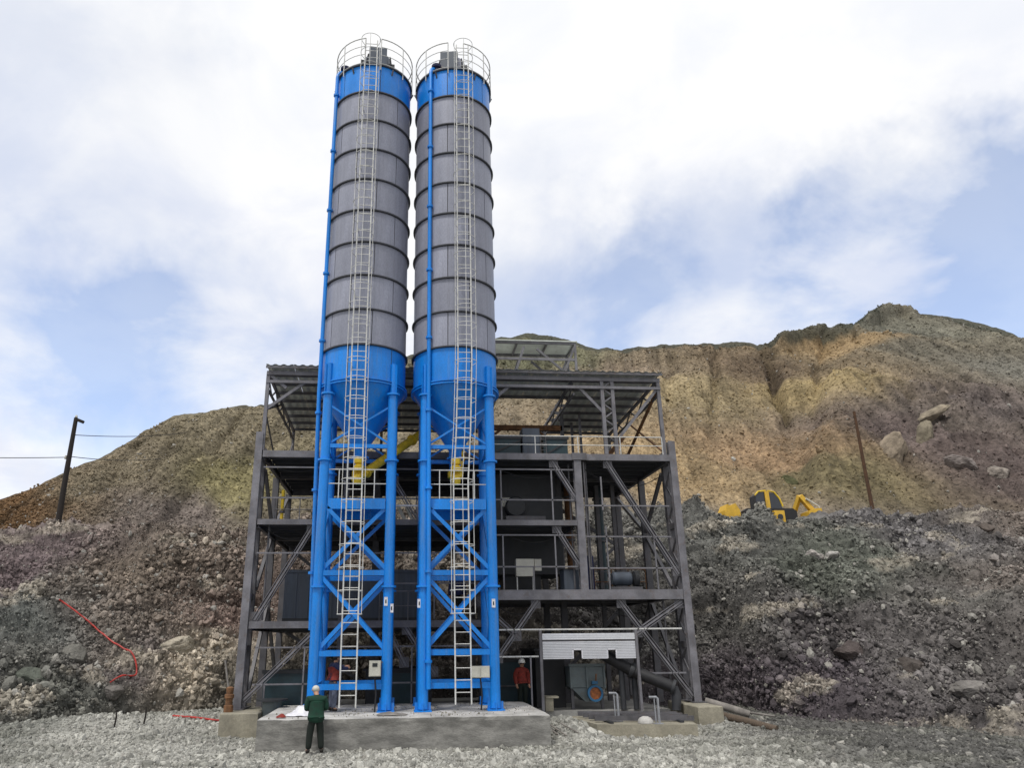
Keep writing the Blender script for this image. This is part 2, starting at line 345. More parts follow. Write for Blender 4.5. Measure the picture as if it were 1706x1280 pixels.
# ------------------------------------------------------------------ the hillside
TU = [-600,-300,-150,0,60,120,190,250,290,330,380,410,440,530,610,683,760,840,880,920,965,985,1000,1060,1130,1180,1240,1262,1300,1350,1415,1440,1475,1500,1515,1560,1600,1660,1706,1850,2100,2400]
HT = [(-22.67,-1,-0.8,-37.61,15,7.04,-45.63,24,8.5,-49.28,29,4.59),
(-18.48,0.08,-0.8,-29.33,15,7.28,-35.78,24,8.5,-39.17,29,7.83),
(-16.14,0.62,-0.8,-25.07,15,7.4,-30.68,24,8.5,-33.84,29,9.65),
(-13.86,1.6,-0.8,-20.72,15,7.53,-25.44,24,8.5,-28.31,29,11.68),
(-13.19,2.68,-0.8,-18.96,15,7.59,-23.31,24,8.5,-26.55,30.08,12.76),
(-12.47,3.88,-0.8,-17.18,15,7.67,-21.17,24,8.5,-25.23,32.4,14.38),
(-11.58,5.55,-0.8,-15.1,15,7.83,-18.65,24,8.5,-23.8,36.09,16.96),
(-10.61,6.79,-0.8,-13.29,15,7.88,-16.47,24,8.5,-22.58,40.25,19.87),
(-9.81,7.36,-0.8,-12.07,15,7.9,-14.99,24,8.5,-21.72,43.62,22.23),
(-8.98,7.99,-0.8,-10.84,15,7.93,-13.47,24,8.5,-19.73,44.3,22.71),
(-7.89,8.8,-0.8,-9.3,15,7.96,-11.56,24,8.5,-17.25,45.48,23.53),
(-7.23,9.4,-0.8,-8.37,15,7.98,-10.41,24,8.5,-15.87,46.82,24.48),
(-6.46,9.6,-0.8,-7.43,15,8,-9.24,24,8.5,-14.01,46.42,24.19),
(-4.02,9.6,-0.8,-4.61,15,8.08,-5.75,24,8.5,-9.41,51.55,27.79),
(-1.82,9.6,-0.8,-2.07,15,8.15,-2.6,24,8.5,-4.68,58.08,32.35),
(0.22,9.6,-0.8,0.28,15,8.21,0.33,24,8.5,0.55,65.18,37.33),
(2.37,9.6,-0.8,2.77,15,8.3,3.46,24,8.5,7.06,70.97,41.38),
(4.65,9.6,-0.8,5.4,15,8.4,6.76,24,8.5,14.64,75.92,44.84),
(5.8,9.6,-0.8,6.73,15,8.45,8.44,24,8.5,18.61,77.71,46.1),
(6.95,9.6,-0.8,8.06,15,8.5,10.1,24,8.5,21.99,76.24,45.07),
(8.25,9.6,-0.8,9.57,15,8.55,11.99,24,8.5,25.18,72.82,42.67),
(8.83,9.6,-0.8,10.24,15,8.58,12.83,24,8.5,26.61,71.66,41.86),
(9.28,9.6,-0.8,10.75,15,8.6,13.46,24,8.5,27.57,70.48,41.04),
(11.04,9.6,-0.8,12.79,15,8.68,16.02,24,8.5,33.21,71.57,41.8),
(13.13,9.6,-0.8,15.2,15,8.77,19.05,24,8.5,40.42,73.78,43.35),
(14.29,8.85,-0.8,16.92,15,8.77,21.22,24,8.5,45.74,75.24,44.37),
(14.02,4.6,-0.8,19,15,8.74,23.84,24,8.5,51.88,76.11,44.98),
(14.26,3.94,-0.8,19.77,15,8.73,24.79,24,8.5,52.86,74.16,43.61),
(14.62,2.8,-0.8,21.1,15,8.71,26.51,24,8.5,61.07,81.7,48.89),
(15.06,1.45,-0.8,22.86,15,8.7,28.75,24,8.5,69.12,86.1,51.97),
(15.63,-0.08,-0.8,25.17,15,8.68,31.68,24,8.5,79.46,90.65,55.15),
(15.87,-0.55,-0.8,26.06,15,8.67,32.85,24,8.5,88.17,98.38,60.57),
(16.2,-1.2,-0.8,27.32,15,8.66,34.48,24,8.5,99.72,107.53,66.97),
(16.4,-1.67,-0.8,28.21,15,8.65,35.64,24,8.5,106.81,112.12,70.19),
(16.51,-1.95,-0.8,28.75,15,8.64,36.29,24,8.5,103.98,106.3,66.11),
(16.84,-2.74,-0.8,30.38,15,8.62,38.34,24,8.5,108.34,104.54,64.88),
(17.21,-3.31,-0.8,31.84,15,8.6,40.15,24,8.5,108.55,99.16,61.11),
(17.67,-4.15,-0.8,34.03,15,8.57,42.87,24,8.5,108.83,91.87,56.01),
(17.98,-4.8,-0.8,35.73,15,8.54,44.94,24,8.5,106.4,84.33,50.73),
(20.44,-5.05,-0.8,41.09,15,8.42,51.54,24,8.5,106.39,70.94,41.35),
(24.65,-5.48,-0.8,50.62,15,8.2,63.15,24,8.5,105.04,53.24,28.97),
(29.63,-6,-0.8,62.47,15,7.94,77.51,24,8.5,107.8,41.21,20.55)]
TB = np.array(HT)
CTRL = [(-27.1, 27.0, 10.6, 125, 95, 60), (-21.2, 31.2, 13.6, 112, 102, 82), (-15.8, 40.2, 19.8, 118, 108, 85), (-15.4, 27.1, 10.7, 105, 95, 88), (-12.4, 31.4, 13.7, 122, 114, 75), (18.3, 67.4, 38.9, 95, 95, 70), (28.2, 60.2, 33.8, 130, 112, 90), (33.0, 53.8, 29.3, 140, 122, 85), (24.0, 34.1, 15.6, 150, 125, 85), (46.9, 61.4, 34.6, 95, 80, 62), (48.1, 54.6, 29.9, 155, 135, 90), (66.0, 74.2, 43.7, 135, 112, 75), (33.4, 36.6, 17.3, 145, 118, 85), (70.8, 68.4, 39.6, 100, 95, 82), (47.0, 39.5, 19.3, 95, 82, 78), (58.9, 45.8, 23.8, 98, 88, 84), (78.0, 58.4, 32.6, 105, 102, 92), (50.8, 32.5, 14.4, 95, 82, 78), (34.8, 32.2, 14.2, 105, 95, 65), (80.5, 82.7, 49.6, 100, 98, 85), (52.6, 42.5, 21.4, 100, 90, 82), (-17.7, 12.4, 5.3, 105, 95, 100), (-12.1, 12.4, 5.3, 108, 100, 92), (-7.9, 10.4, 3.8, 105, 92, 88), (-15.6, 8.8, 2.6, 92, 98, 98), (-11.5, 7.9, 1.8, 90, 85, 88), (-9.1, 7.8, 1.8, 165, 158, 145), (-7.3, 5.9, 0.3, 85, 85, 80), (-12.8, 6.0, 0.4, 78, 82, 80), (17.2, 14.6, 7.1, 92, 92, 88), (14.1, 8.5, 2.3, 92, 90, 86), (20.8, 12.3, 5.3, 88, 92, 82), (17.6, 7.5, 1.6, 85, 80, 80), (27.6, 14.6, 7.1, 95, 92, 92), (22.4, 8.5, 2.3, 90, 86, 84), (19.9, 5.5, -0.0, 92, 88, 86), (33.0, 14.7, 7.1, 108, 98, 90), (26.7, 8.4, 2.3, 104, 95, 88), (14.5, 5.6, 0.0, 88, 80, 85)]
CP = np.array([c[:3] for c in CTRL], float); CC = np.array([lin(c[3:]) for c in CTRL])
CC = CC * .80 + CC.mean(1, keepdims=True) * .20; CC[0] *= .75; CC[:21] *= .74; CC[6:9] = CC[6:9] * .9 * np.array([.97, 1, 1.04]); CC[10] *= .80; CC[12] *= .9; CC[4] *= .9; CC[13:18] *= .92; CC[21:] *= .90; CC[21:29] *= np.array([1.06, 1.0, .93])
TONE_GAIN = 1.28
def region_tone(P):
    W = P + np.stack([fbm(P / 5, 3, 40), fbm(P / 5, 3, 50), fbm(P / 4, 3, 60)], -1) * 2.2
    sc = np.array([1, .55, 1.5])
    outc = np.zeros((len(P), 3)); wsum = np.zeros(len(P))
    for c, col in zip(CP, CC):
        d2 = (((W - c) * sc) ** 2).sum(1) + .6
        wt = d2 ** -1.8; outc += wt[:, None] * col; wsum += wt
    return outc / wsum[:, None] * TONE_GAIN
SEG = [(0, 1, 190), (1, 2, 14), (2, 3, 250), (3, 4, 8)]
us = np.concatenate([np.linspace(-600, -160, 40)[:-1], np.linspace(-160, 1860, 1000), np.linspace(1860, 2400, 40)[1:]])
cur = [np.stack([np.interp(us, TU, TB[:, c * 3 + k]) for k in range(3)], -1) for c in range(4)]
cur[0][:, 2] = -1.6; cur[0][:, 1] -= .9
cur[1][:, 2] -= np.interp(us, [0, 400, 1100, 1600], [.35, .2, -.40, -.1])
cur[2][:, 2] = np.minimum(7.4, cur[3][:, 2] - 1.2)
bk = cur[3].copy(); bk[:, 1] += 30; bk[:, 0] *= 1.2; bk[:, 2] -= 14; cur.append(bk)
rows = []; vv = []
cliff = .20 + .10 * fbm(np.stack([us / 160, 0 * us, 0 * us], -1), 3, 200)                # height share of the steep cut at the foot of the bank
setb = .10 + .05 * fbm(np.stack([us / 90, 0 * us + 9, 0 * us], -1), 3, 201)
free = np.clip((us - 1230) / 120, 0, 1) + np.clip((130 - us) / 120, 0, 1); setb = setb * (1 - free) + cliff * free      # the foot runs out as a gentle apron at both ends
for a, b, n in SEG:
    for k in range(n):
        t = k / n
        if a == 2: t = t ** 1.25
        q = cur[a] * (1 - t) + cur[b] * t
        if a == 0:
            ty = np.where(t < cliff, t / cliff * setb, setb + (t - cliff) / (1 - cliff) * (1 - setb))
            q[:, 0] = cur[0][:, 0] * (1 - ty) + cur[1][:, 0] * ty; q[:, 1] = cur[0][:, 1] * (1 - ty) + cur[1][:, 1] * ty
        rows.append(q); vv.append(a + t)
rows.append(cur[4]); vv.append(4)
HV = np.concatenate(rows); vv = np.repeat(np.array(vv), len(us)); NS, NV = len(us), len(rows)
uu = np.tile(us, NV)
wb = np.clip(vv / .08, 0, 1) * np.clip((1.35 - vv) / .3, 0, 1)            # cut bank
ws = np.clip((vv - 1.9) / .25, 0, 1)                                       # upper slope
str_c = np.stack([(HV[:, 0] - .22 * HV[:, 1]) / 1.5, HV[:, 1] / 13, HV[:, 2] / 13], -1)
def sst(x, a, b): t = np.clip((x - a) / (b - a), 0, 1); return t * t * (3 - 2 * t)
rough_patch = sst(fbm(HV / 5, 3, 210), -.25, .3)
d = wb * (ridged(HV / np.array([3.6, 3.6, 2.2]), 4, 3) * .95 + ridged(HV * np.array([.8, .8, 1.9]) + fbm(HV / 2, 2, 4)[:, None] * .6, 4, 9) * .46 * (.35 + .65 * rough_patch) + fbm(HV / .5, 3, 10) * .17 + ridged(HV / .28, 2, 12) * .07 + fbm(HV * np.array([.28, .4, 1.5]), 3, 77) * .5 - .42)
streak_r = ridged(str_c * np.array([1.3, 1, 1]), 3, 32)
d += ws * (fbm(HV / 10, 4, 21) * 1.5 + streak_r * .42 + fbm(HV / .9, 3, 71) * .20 + ridged(HV / np.array([4., 9, 9]), 3, 91) * .45)
vsl = np.clip(vv - 2, 0, 1)
# scarp under the crest, left of the peak
scw = sst(uu, 1255, 1285) * (1 - sst(uu, 1500, 1545)); scl = .86 - .05 * sst(uu, 1330, 1480) + .03 * fbm(HV / 5, 3, 220)
d += scw * 2.4 * sst(vsl, scl - .03, scl + .03) * (1 - sst(vsl, .93, 1.0)) * ws
# the right-hand spoil mound standing proud of the fan beside it
mnd = sst(uu + fbm(HV / 6, 3, 221) * 26, 1425 - 150 * (1 - vsl), 1475 - 150 * (1 - vsl)) * ws
d += mnd * 2.4 * (1 - sst(vsl, .80, .97))
# broken rock low on the right-hand slope
rkw = np.exp(-((uu - 1560) / 130) ** 2) * np.exp(-((vsl - .26) / .15) ** 2) * ws
d += rkw * (ridged(HV / 3.5, 4, 222) * 2.0 - .3)
d += (1 - wb) * (1 - ws) * fbm(HV / 1.2, 3, 5) * .25
edge_w = np.exp(-((vv - 1.02) / .1) ** 2)
d += edge_w * (ridged(HV / 1.3, 3, 81) * .25 + fbm(HV / 5, 3, 83) * .6)
# erosion gullies down the fan
for u0, u1, dep, wd in ((1272, 1318, 2.6, 9), (1375, 1330, 1.1, 7), (1120, 1095, .9, 9), (1195, 1170, 1.0, 7), (1030, 1015, .8, 8), (330, 220, .45, 10), (250, 120, .4, 9), (415, 300, .6, 10)):
    uc = u0 + (u1 - u0) * (1 - vsl) + fbm(HV / 7, 3, int(u0)) * 16
    d -= dep * np.exp(-((uu - uc) / wd) ** 2) * ws * sst(vsl, .25, .6) * (1 - .6 * sst(vsl, .85, 1))
gl = np.exp(-((uu - (1272 + 46 * (1 - vsl)) - fbm(HV / 7, 3, 1272) * 16) / 10) ** 2) * ws * sst(vsl, .4, .7)
d -= np.interp(uu, [0, 100, 200, 300, 450, 1200, 1350, 1440, 1500, 1560, 1700], [0, .4, .4, .3, .2, 0, .6, 1.3, 2.6, 1.7, .7]) * sst(vsl, .5, .93)
d += -.35 * np.exp(-((uu - 1275) / 95) ** 2) * np.exp(-((vv - 1.0) / .12) ** 2)
d *= 1 - .62 * sst(vsl, .88, .99)
HV = HV + d[:, None] * np.array([0, -.55, .83])
tone = region_tone(HV)
bright = 1 + .42 * fbm(HV / 1.6, 4, 101) + .45 * fbm(str_c * 1.4, 4, 111) * ws + .30 * (streak_r - .2) * ws + .25 * fbm(HV / 8, 3, 115)
tone *= bright[:, None]
# dark turf along the crest; the thicker band left of the peak paints overhang shadow
tone *= (1 - .35 * gl)[:, None]  # shade inside the deep gully put into the colour
capw = np.clip((vv - (2.95 - .11 * np.clip((uu - 1250) / 60, 0, 1) * np.clip((1560 - uu) / 60, .35, 1) + .04 * fbm(HV / 7, 3, 120))) / .02, 0, 1) * np.clip((uu - 250) / 200, .4, 1)
tone = tone * (1 - capw[:, None] * .85) + np.array(lin((60, 62, 54))) * capw[:, None] * .85
# pale seams in the cut bank
pale = np.clip((fbm(HV * np.array([.35, .5, 1.3]), 4, 131) - .28) / .15, 0, 1) * wb * .55
shelf = np.exp(-((uu - 290) / 90) ** 2) * np.exp(-((vv - .30) / .055) ** 2) * sst(fbm(HV * np.array([.8, .8, 1.6]), 3, 230), -.2, .15) * .85
pale = np.clip(pale + shelf, 0, .9)
tone = tone * (1 - pale[:, None]) + np.array(lin((168, 160, 146))) * pale[:, None]
hill_o = grid_mesh('hillside', HV, NS, NV, np.clip(tone, .01, .8), 'hill_earth'); tag(hill_o, kind='structure')

# ------------------------------------------------------------------ ground sheet
def ground_h(P):
    x, y = P[:, 0], P[:, 1]
    z = np.full(len(P), -.80)
    z += .05 * fbm(np.stack([x, y, 0 * x], -1) / 1.8, 3, 7) + .03 * fbm(np.stack([x, y, 0 * x], -1) / .5, 2, 8)
    z += .50 * np.exp(-((x - 4.9) / .75) ** 2 - ((y + .6) / 1.5) ** 2)      # stones heaped between the two foundations
    z += .22 * np.exp(-((x - 10.6) / 1.8) ** 2 - ((y - .5) / 2.0) ** 2) + .3 * np.exp(-((x + 10) / 2.5) ** 2 - ((y - 2.6) / 1.8) ** 2)
    z += .22 * np.clip((x + 4.3) / -3, 0, 1) * np.clip((y + .5) / 3, 0, 1)
    for rx in (-1.2, .7): z -= .045 * np.exp(-((y + 6.2 + rx + .12 * x + .25 * np.sin(x * .4)) / .16) ** 2)
    inside = (x > -5.2) & (x < 9.6) & (y > 1.6) & (y < 9.4)
    z = np.where(inside, -.95, z)
    z += .012 * np.clip(-y - 9, 0, 200) * 0
    return z
gx = np.concatenate([[-2000, -400, -120, -60], np.linspace(-32, 34, 420), [60, 120, 400, 2000]])
gy = np.concatenate([[-1500, -300, -80, -40, -28], np.linspace(-18, 13, 260), [40, 120, 400, 2000]])
GX, GY = np.meshgrid(gx, gy); GP = np.stack([GX.ravel(), GY.ravel(), 0 * GX.ravel()], -1)
GP[:, 2] = ground_h(GP)
def ground_tone(P):
    x, y = P[:, 0], P[:, 1]
    dark = np.clip((x - 8.5 + 1.2 * fbm(P / 2, 2, 13)) / 3.5, 0, 1)[:, None]
    c = np.array(lin((168, 167, 160))) * (1 - dark) + np.array(lin((98, 97, 94))) * dark
    dl = np.clip((-x - 9 + fbm(P / 2, 2, 14) * 1.5) / 3, 0, 1)[:, None] * .6
    c = c * (1 - dl) + np.array(lin((108, 110, 104))) * dl
    sm = np.clip((fbm(P / np.array([2.5, .8, 1]), 3, 15) - .12) / .15, 0, 1)[:, None] * .5
    c = c * (1 - sm) + np.array(lin((120, 120, 112))) * sm
    return c * (1 + .25 * fbm(P / .6, 3, 16))[:, None]
g_o = grid_mesh('ground', GP, len(gx), len(gy), ground_tone(GP), 'ground_gravel'); tag(g_o, kind='structure')

# ------------------------------------------------------------------ loose stones (nobody could count them)
stone_col = bpy.data.collections.new('stone_shapes')
def stone_mesh(seed, amp=.33):
    rg = np.random.default_rng(seed); t = (1 + 5 ** .5) / 2
    v = np.array([(-1, t, 0), (1, t, 0), (-1, -t, 0), (1, -t, 0), (0, -1, t), (0, 1, t), (0, -1, -t), (0, 1, -t), (t, 0, -1), (t, 0, 1), (-t, 0, -1), (-t, 0, 1)], float)
    v /= np.linalg.norm(v[0]); v *= (1 + rg.uniform(-amp, amp, (12, 1))); v *= np.array([1, rg.uniform(.6, .95), rg.uniform(.45, .8)])
    f = [(0, 11, 5), (0, 5, 1), (0, 1, 7), (0, 7, 10), (0, 10, 11), (1, 5, 9), (5, 11, 4), (11, 10, 2), (10, 7, 6), (7, 1, 8), (3, 9, 4), (3, 4, 2), (3, 2, 6), (3, 6, 8), (3, 8, 9), (4, 9, 5), (2, 4, 11), (6, 2, 10), (8, 6, 7), (9, 8, 1)]
    me = bpy.data.meshes.new('stone'); me.from_pydata([tuple(a) for a in v], [], f); me.materials.append(MATS['rock_tint']); return me
for k in range(6):
    stone_col.objects.link(bpy.data.objects.new('stone', stone_mesh(k)))
def scatter(name, P, scl, tint, label, cat):
    n = len(P); me = bpy.data.meshes.new(name); me.vertices.add(n); me.vertices.foreach_set('co', P.astype(np.float32).ravel())
    a = me.attributes.new('rot', 'FLOAT_VECTOR', 'POINT'); a.data.foreach_set('vector', RNG.uniform(0, 6.28, (n, 3)).astype(np.float32).ravel())
    a = me.attributes.new('scl', 'FLOAT', 'POINT'); a.data.foreach_set('value', scl.astype(np.float32))
    a = me.attributes.new('pick', 'INT', 'POINT'); a.data.foreach_set('value', RNG.integers(0, 6, n).astype(np.int32))
    a = me.attributes.new('tint', 'FLOAT_COLOR', 'POINT'); a.data.foreach_set('color', np.hstack([np.clip(tint, 0.01, .8), np.ones((n, 1))]).astype(np.float32).ravel())
    o = bpy.data.objects.new(name, me); COL.objects.link(o); tag(o, label, cat, kind='stuff')
    g = bpy.data.node_groups.new(name, 'GeometryNodeTree')
    g.interface.new_socket('Geometry', in_out='INPUT', socket_type='NodeSocketGeometry'); g.interface.new_socket('Geometry', in_out='OUTPUT', socket_type='NodeSocketGeometry')
    gi = N(g, 'NodeGroupInput'); go = N(g, 'NodeGroupOutput')
    ci = N(g, 'GeometryNodeCollectionInfo'); ci.inputs['Collection'].default_value = stone_col; ci.inputs['Separate Children'].default_value = True; ci.inputs['Reset Children'].default_value = True
    ip = N(g, 'GeometryNodeInstanceOnPoints'); ip.inputs['Pick Instance'].default_value = True
    def na(nm, dt): x = N(g, 'GeometryNodeInputNamedAttribute', data_type=dt); x.inputs['Name'].default_value = nm; return x.outputs['Attribute']
    L(g, gi.outputs[0], ip.inputs['Points']); L(g, ci.outputs[0], ip.inputs['Instance']); L(g, na('pick', 'INT'), ip.inputs['Instance Index'])
    e2r = N(g, 'FunctionNodeEulerToRotation'); L(g, na('rot', 'FLOAT_VECTOR'), e2r.inputs[0]); L(g, e2r.outputs[0], ip.inputs['Rotation'])
    L(g, na('scl', 'FLOAT'), ip.inputs['Scale']); L(g, ip.outputs[0], go.inputs[0])
    md = o.modifiers.new('stones', 'NODES'); md.node_group = g
    return o
def pick_hill(lo, hi, n, umin=-200, umax=1900):
    c = np.where((vv > lo) & (vv < hi) & (uu > umin) & (uu < umax))[0]; c = RNG.choice(c, n)
    P = HV[c] + RNG.normal(0, .06, (n, 3)); return P, tone[c]
def vary(t, lo=.6, hi=1.6, pale=.06):
    k = RNG.uniform(lo, hi, (len(t), 1)); t = t * k; p = RNG.random(len(t)) < pale
    t[p] = np.array(lin((165, 162, 155))) * RNG.uniform(.7, 1.1, (p.sum(), 1)); return t
P, T = pick_hill(.10, 1.1, 120000)
cl = sst(fbm(P / 2.2, 3, 240), -.35, .35)
kp = RNG.random(len(P)) < .25 + .75 * cl; P, T = P[kp], T[kp]; cl = cl[kp]
S = np.clip(np.exp(RNG.normal(np.log(.036 + .026 * cl), .58, len(P))), .022, .24)
P2, T2 = pick_hill(.02, 1.06, 110000)                                       # fines everywhere
P = np.concatenate([P, P2]); T = np.concatenate([T, T2]); S = np.concatenate([S, np.exp(RNG.normal(math.log(.034), .3, len(P2)))])
scatter('bank_rubble', P, S, vary(T, .5, 2.0, .07), 'broken grey rock covering the cut bank behind the plant', 'rubble')
P, T = pick_hill(2.02, 2.97, 90000)
S = np.clip(np.exp(RNG.normal(math.log(.06), .5, len(P))), .035, .32) * (.5 + P[:, 1] / 75)
scatter('hill_scree', P, S, vary(T, .8, 1.7, .03), 'loose scree over the upper hillside', 'scree')
n = 150000
x = RNG.uniform(-19, 26, n); y = -9.5 + 19 * RNG.random(n) ** 1.25
keep = ~((x > -4.0) & (x < 4.1) & (y > -2.86) & (y < 2.2)) & ~((x > -5.3) & (x < 9.6) & (y > 1.5))
x, y = x[keep], y[keep]; P = np.stack([x, y, 0 * x], -1); P[:, 2] = ground_h(P) + .005
S = np.clip(np.exp(RNG.normal(math.log(.027), .6, len(P))), .014, .17)
heap = np.exp(-((x - 4.9) / .8) ** 2 - ((y + .6) / 1.5) ** 2); S *= 1 + heap * .9
scatter('gravel', P, S, vary(ground_tone(P), .6, 1.45, .05), 'pale crushed stone strewn over the yard', 'gravel')

n = 850; x = RNG.uniform(-3.9, 4.0, n); y = -2.75 + 4.6 * RNG.random(n); kp = RNG.random(n) < .25 + .75 * sst(fbm(np.stack([x, y, 0 * x], -1) / .7, 2, 250), -.1, .3); x, y = x[kp], y[kp]
P = np.stack([x, y, 0 * x + .012], -1); scatter('slab_grit', P, np.clip(np.exp(RNG.normal(math.log(.013), .5, len(P))), .008, .045), vary(np.tile(np.array(lin((150, 146, 136))), (len(P), 1)), .5, 1.3, .03), 'grit and small stones strewn on the foundation slab', 'grit')

# ------------------------------------------------------------------ cement silos
RS, LG, HL, ZB, CO = 1.5, 1.0915, 9.91, 10.27, 1.326
ZT = ZB + 10 * CO
PANEL = MB().arc(RS - .012, RS, .03, CO - .03, R(.55), R(59.45), 10).mesh('panel', smooth=True); PANEL.materials.append(MATS['silo_grey'])
FLANGE = MB().arc(RS - .01, RS + .075, -.022, .022, 0, 2 * math.pi, 56).mesh('flange', smooth=True); FLANGE.materials.append(MATS['silo_seam_shade'])
LEG = MB().tube([(0, 0, .06), (0, 0, HL)], .16, 16).mesh('leg', smooth=True); LEG.materials.append(MATS['blue_paint'])
COLLAR = MB().lathe([(.16, -.03), (.235, -.03), (.235, .03), (.16, .03)], n=16).mesh('leg_flange', smooth=True); COLLAR.materials.append(MATS['blue_paint'])
FOOT = MB().box(-.26, .26, -.26, .26, 0, .035).box(-.012, .012, -.24, .24, .035, .25).box(-.24, .24, -.012, .012, .035, .25).mesh('base_plate'); FOOT.materials.append(MATS['blue_paint'])
def rung_me(wd): 
    me = MB().tube([(-wd, 0, 0), (wd, 0, 0)], .014, 6).mesh('rung', smooth=True); me.materials.append(MATS['galvanised']); return me
RUNG = rung_me(.235)
HOOP = MB().tube([(-.235, 0, 0)] + [(.37 * math.sin(a), -.33 - .34 * math.cos(a), 0) for a in np.linspace(-1.9, 1.9, 13)] + [(.235, 0, 0)], .012, 5).mesh('cage_hoop', smooth=True); HOOP.materials.append(MATS['galvanised'])

def make_silo(ax, label, ladder_pts, pipe_ang, pipe_r, pipe_z0, pipe_x_bottom, rod, seam0):
    t = thing('cement_silo', (ax, 0, 0), label, 'silo', 'tall blue and grey cement silos')
    def w(x, y, z): return (ax + x, y, z)
    core = MB(); core.lathe([(RS - .016, ZB), (RS - .016, ZT - .02), (.3, ZT + .18)], c=(ax, 0, 0), n=56, cap=False); core.build('inner_shell', 'silo_seam_shade', t, True)
    for i in range(10):
        z = ZB + i * CO
        blue = i in (0, 9)
        for j in range(6):
            put('panel', PANEL, t, (0, 0, z), (0, 0, R(seam0 + 60 * j + (30 if i % 2 else 0))), 'blue_paint' if blue else None)
    for i in range(11):
        put('flange', FLANGE, t, (0, 0, ZB + i * CO), material='blue_paint' if i == 0 else None)
    put('flange', FLANGE, t, (0, 0, ZB + .09), material='blue_paint')
    MB().lathe([(RS - .01, ZB - .02), (.22, 8.25), (.22, 7.98)], c=(ax, 0, 0), n=48, cap=False).build('cone', 'blue_paint', t, True)
    MB().lathe([(.30, 7.94), (.30, 8.0)], c=(ax, 0, 0), n=20).lathe([(.2, 7.55), (.2, 7.94)], c=(ax, 0, 0), n=16).build('outlet', 'blue_paint', t, True)
    for sx in (-1, 1):
        for sy in (-1, 1):
            lg = put('leg', LEG, t, (sx * LG, sy * LG, 0))
            for zc in (HL, 7.62, 3.6): put('leg_flange', COLLAR, lg, (0, 0, zc))
            put('base_plate', FOOT, lg)
            b = MB(); x0, y0 = ax + sx * LG, sy * LG                                 # stub that carries the barrel, let into its side
            b.tube([(x0, y0, HL + .03), (x0, y0, ZB + .75)], .10, 12)
            n = Vector((-sx, -sy, 0)).normalized()
            b.bar((x0, y0, HL + .05), (x0, y0, ZB + .7), .03, .34, up=n)
            o = b.mesh('bracket', (x0, y0, 0)); o.materials.append(MATS['blue_paint']); put('bracket', o, lg)
    def face(p, q, wd, nm, thick=.10):                                             # on the four faces
        for k in range(4):
            mt = Matrix.Rotation(k * math.pi / 2, 3, 'Z')
            a, b_ = mt @ Vector(p), mt @ Vector(q)
            MB().bar(w(*a), w(*b_), wd, thick).build(nm, 'blue_paint', t)
    for z, hh in ((8.11, .13), (4.02, .16), (1.65, .16), (.71, .16)):
        face((-LG, -LG, z), (LG, -LG, z), hh * .8, 'cross_beam', hh)
    for zt_, zb_, hh in ((9.5, 8.2, .065), (6.12, 4.15, .12), (3.9, 1.78, .12)):
        face((-LG + .1, -LG - .03, zt_), (LG - .1, -LG - .03, zb_), .05, 'brace', hh)
        face((-LG + .1, -LG + .035, zb_), (LG - .1, -LG + .035, zt_), .05, 'brace', hh)
    # maintenance platform between the legs
    MB().box(ax - LG + .17, ax + LG - .17, -LG - .05, LG, 6.30, 6.345).box(ax - LG + .17, ax + LG - .17, -LG - .055, -LG - .03, 6.02, 6.36).box(ax - LG + .17, ax + LG - .17, LG, LG + .03, 6.02, 6.36).build('platform', 'blue_paint', t)
    rl = MB()
    for z in (7.32, 6.85): rl.tube([(ax - .95, -LG, z), (ax + .95, -LG, z)], .018, 6)
    rl.build('railing', 'galvanised', t, True)
    for x in (-.95, -.6, .55, .95):
        MB().tube([(ax + x, -LG, 6.345), (ax + x, -LG, 7.33)], .018, 6).build('railing_post', 'galvanised', t, True)
    # filling pipe up the outside
    a = R(pipe_ang); px, py = pipe_r * math.cos(a), pipe_r * math.sin(a)
    ztop = ZT + .75
    cosd = Vector((math.cos(a), math.sin(a), 0))
    pts = [w(pipe_x_bottom, py, pipe_z0), w((pipe_x_bottom + px) / 2, py, 6), w(px, py, ZB - .2), w(px, py, ZT - .05)]
    for k in range(1, 6):
        th = k / 5 * math.pi / 2; rr = .42
        pts.append(w(px - cosd.x * rr * (1 - math.cos(th)), py - cosd.y * rr * (1 - math.cos(th)), ZT - .05 + rr * math.sin(th)))
    pts.append(w(px - cosd.x * .75, py - cosd.y * .75, ZT + .2))
    fp = MB().tube(pts, .072, 10).build('fill_pipe', 'blue_paint', t, True)
    for i in range(9):
        z = 1.4 + i * 2.65
        if z < pipe_z0 + .3: continue
        f = min(1, z / ZB); xx = pipe_x_bottom + (px - pipe_x_bottom) * f
        MB().lathe([(.072, z - .04), (.115, z - .04), (.115, z + .04), (.072, z + .04)], c=(ax + xx, py, 0), n=12).build('coupling', 'blue_paint', fp, True)
    # ladder with its safety cage
    lad = None; rails = []
    for s_ in (-1, 1):
        r_ = MB().tube([(ax + x + s_ * .235, y, z) for x, y, z in ladder_pts], .024, 7)
        rails.append(r_)
    lad = rails[0].build('ladder', 'galvanised', t, True); rails[1].build('rail', 'galvanised', lad, True)
    zs = [p[2] for p in ladder_pts]; lx = lambda z: float(np.interp(z, zs, [p[0] for p in ladder_pts])); ly = lambda z: float(np.interp(z, zs, [p[1] for p in ladder_pts]))
    z = zs[0] + .33
    while z < zs[-1] - .1:
        put('rung', RUNG, lad, (lx(z), ly(z), z)); z += .335
    z = 2.75; hz = []
    while z < zs[-1]:
        put('cage_hoop', HOOP, lad, (lx(z), ly(z), z), (0, 0, R(random.uniform(-4, 4)))); hz.append(z); z += .67
    for ang in (-1.25, 0, 1.25):
        MB().tube([(ax + lx(z) + .37 * math.sin(ang), ly(z) - .33 - .34 * math.cos(ang), z) for z in hz], .011, 5).build('cage_strap', 'galvanised', lad, True)
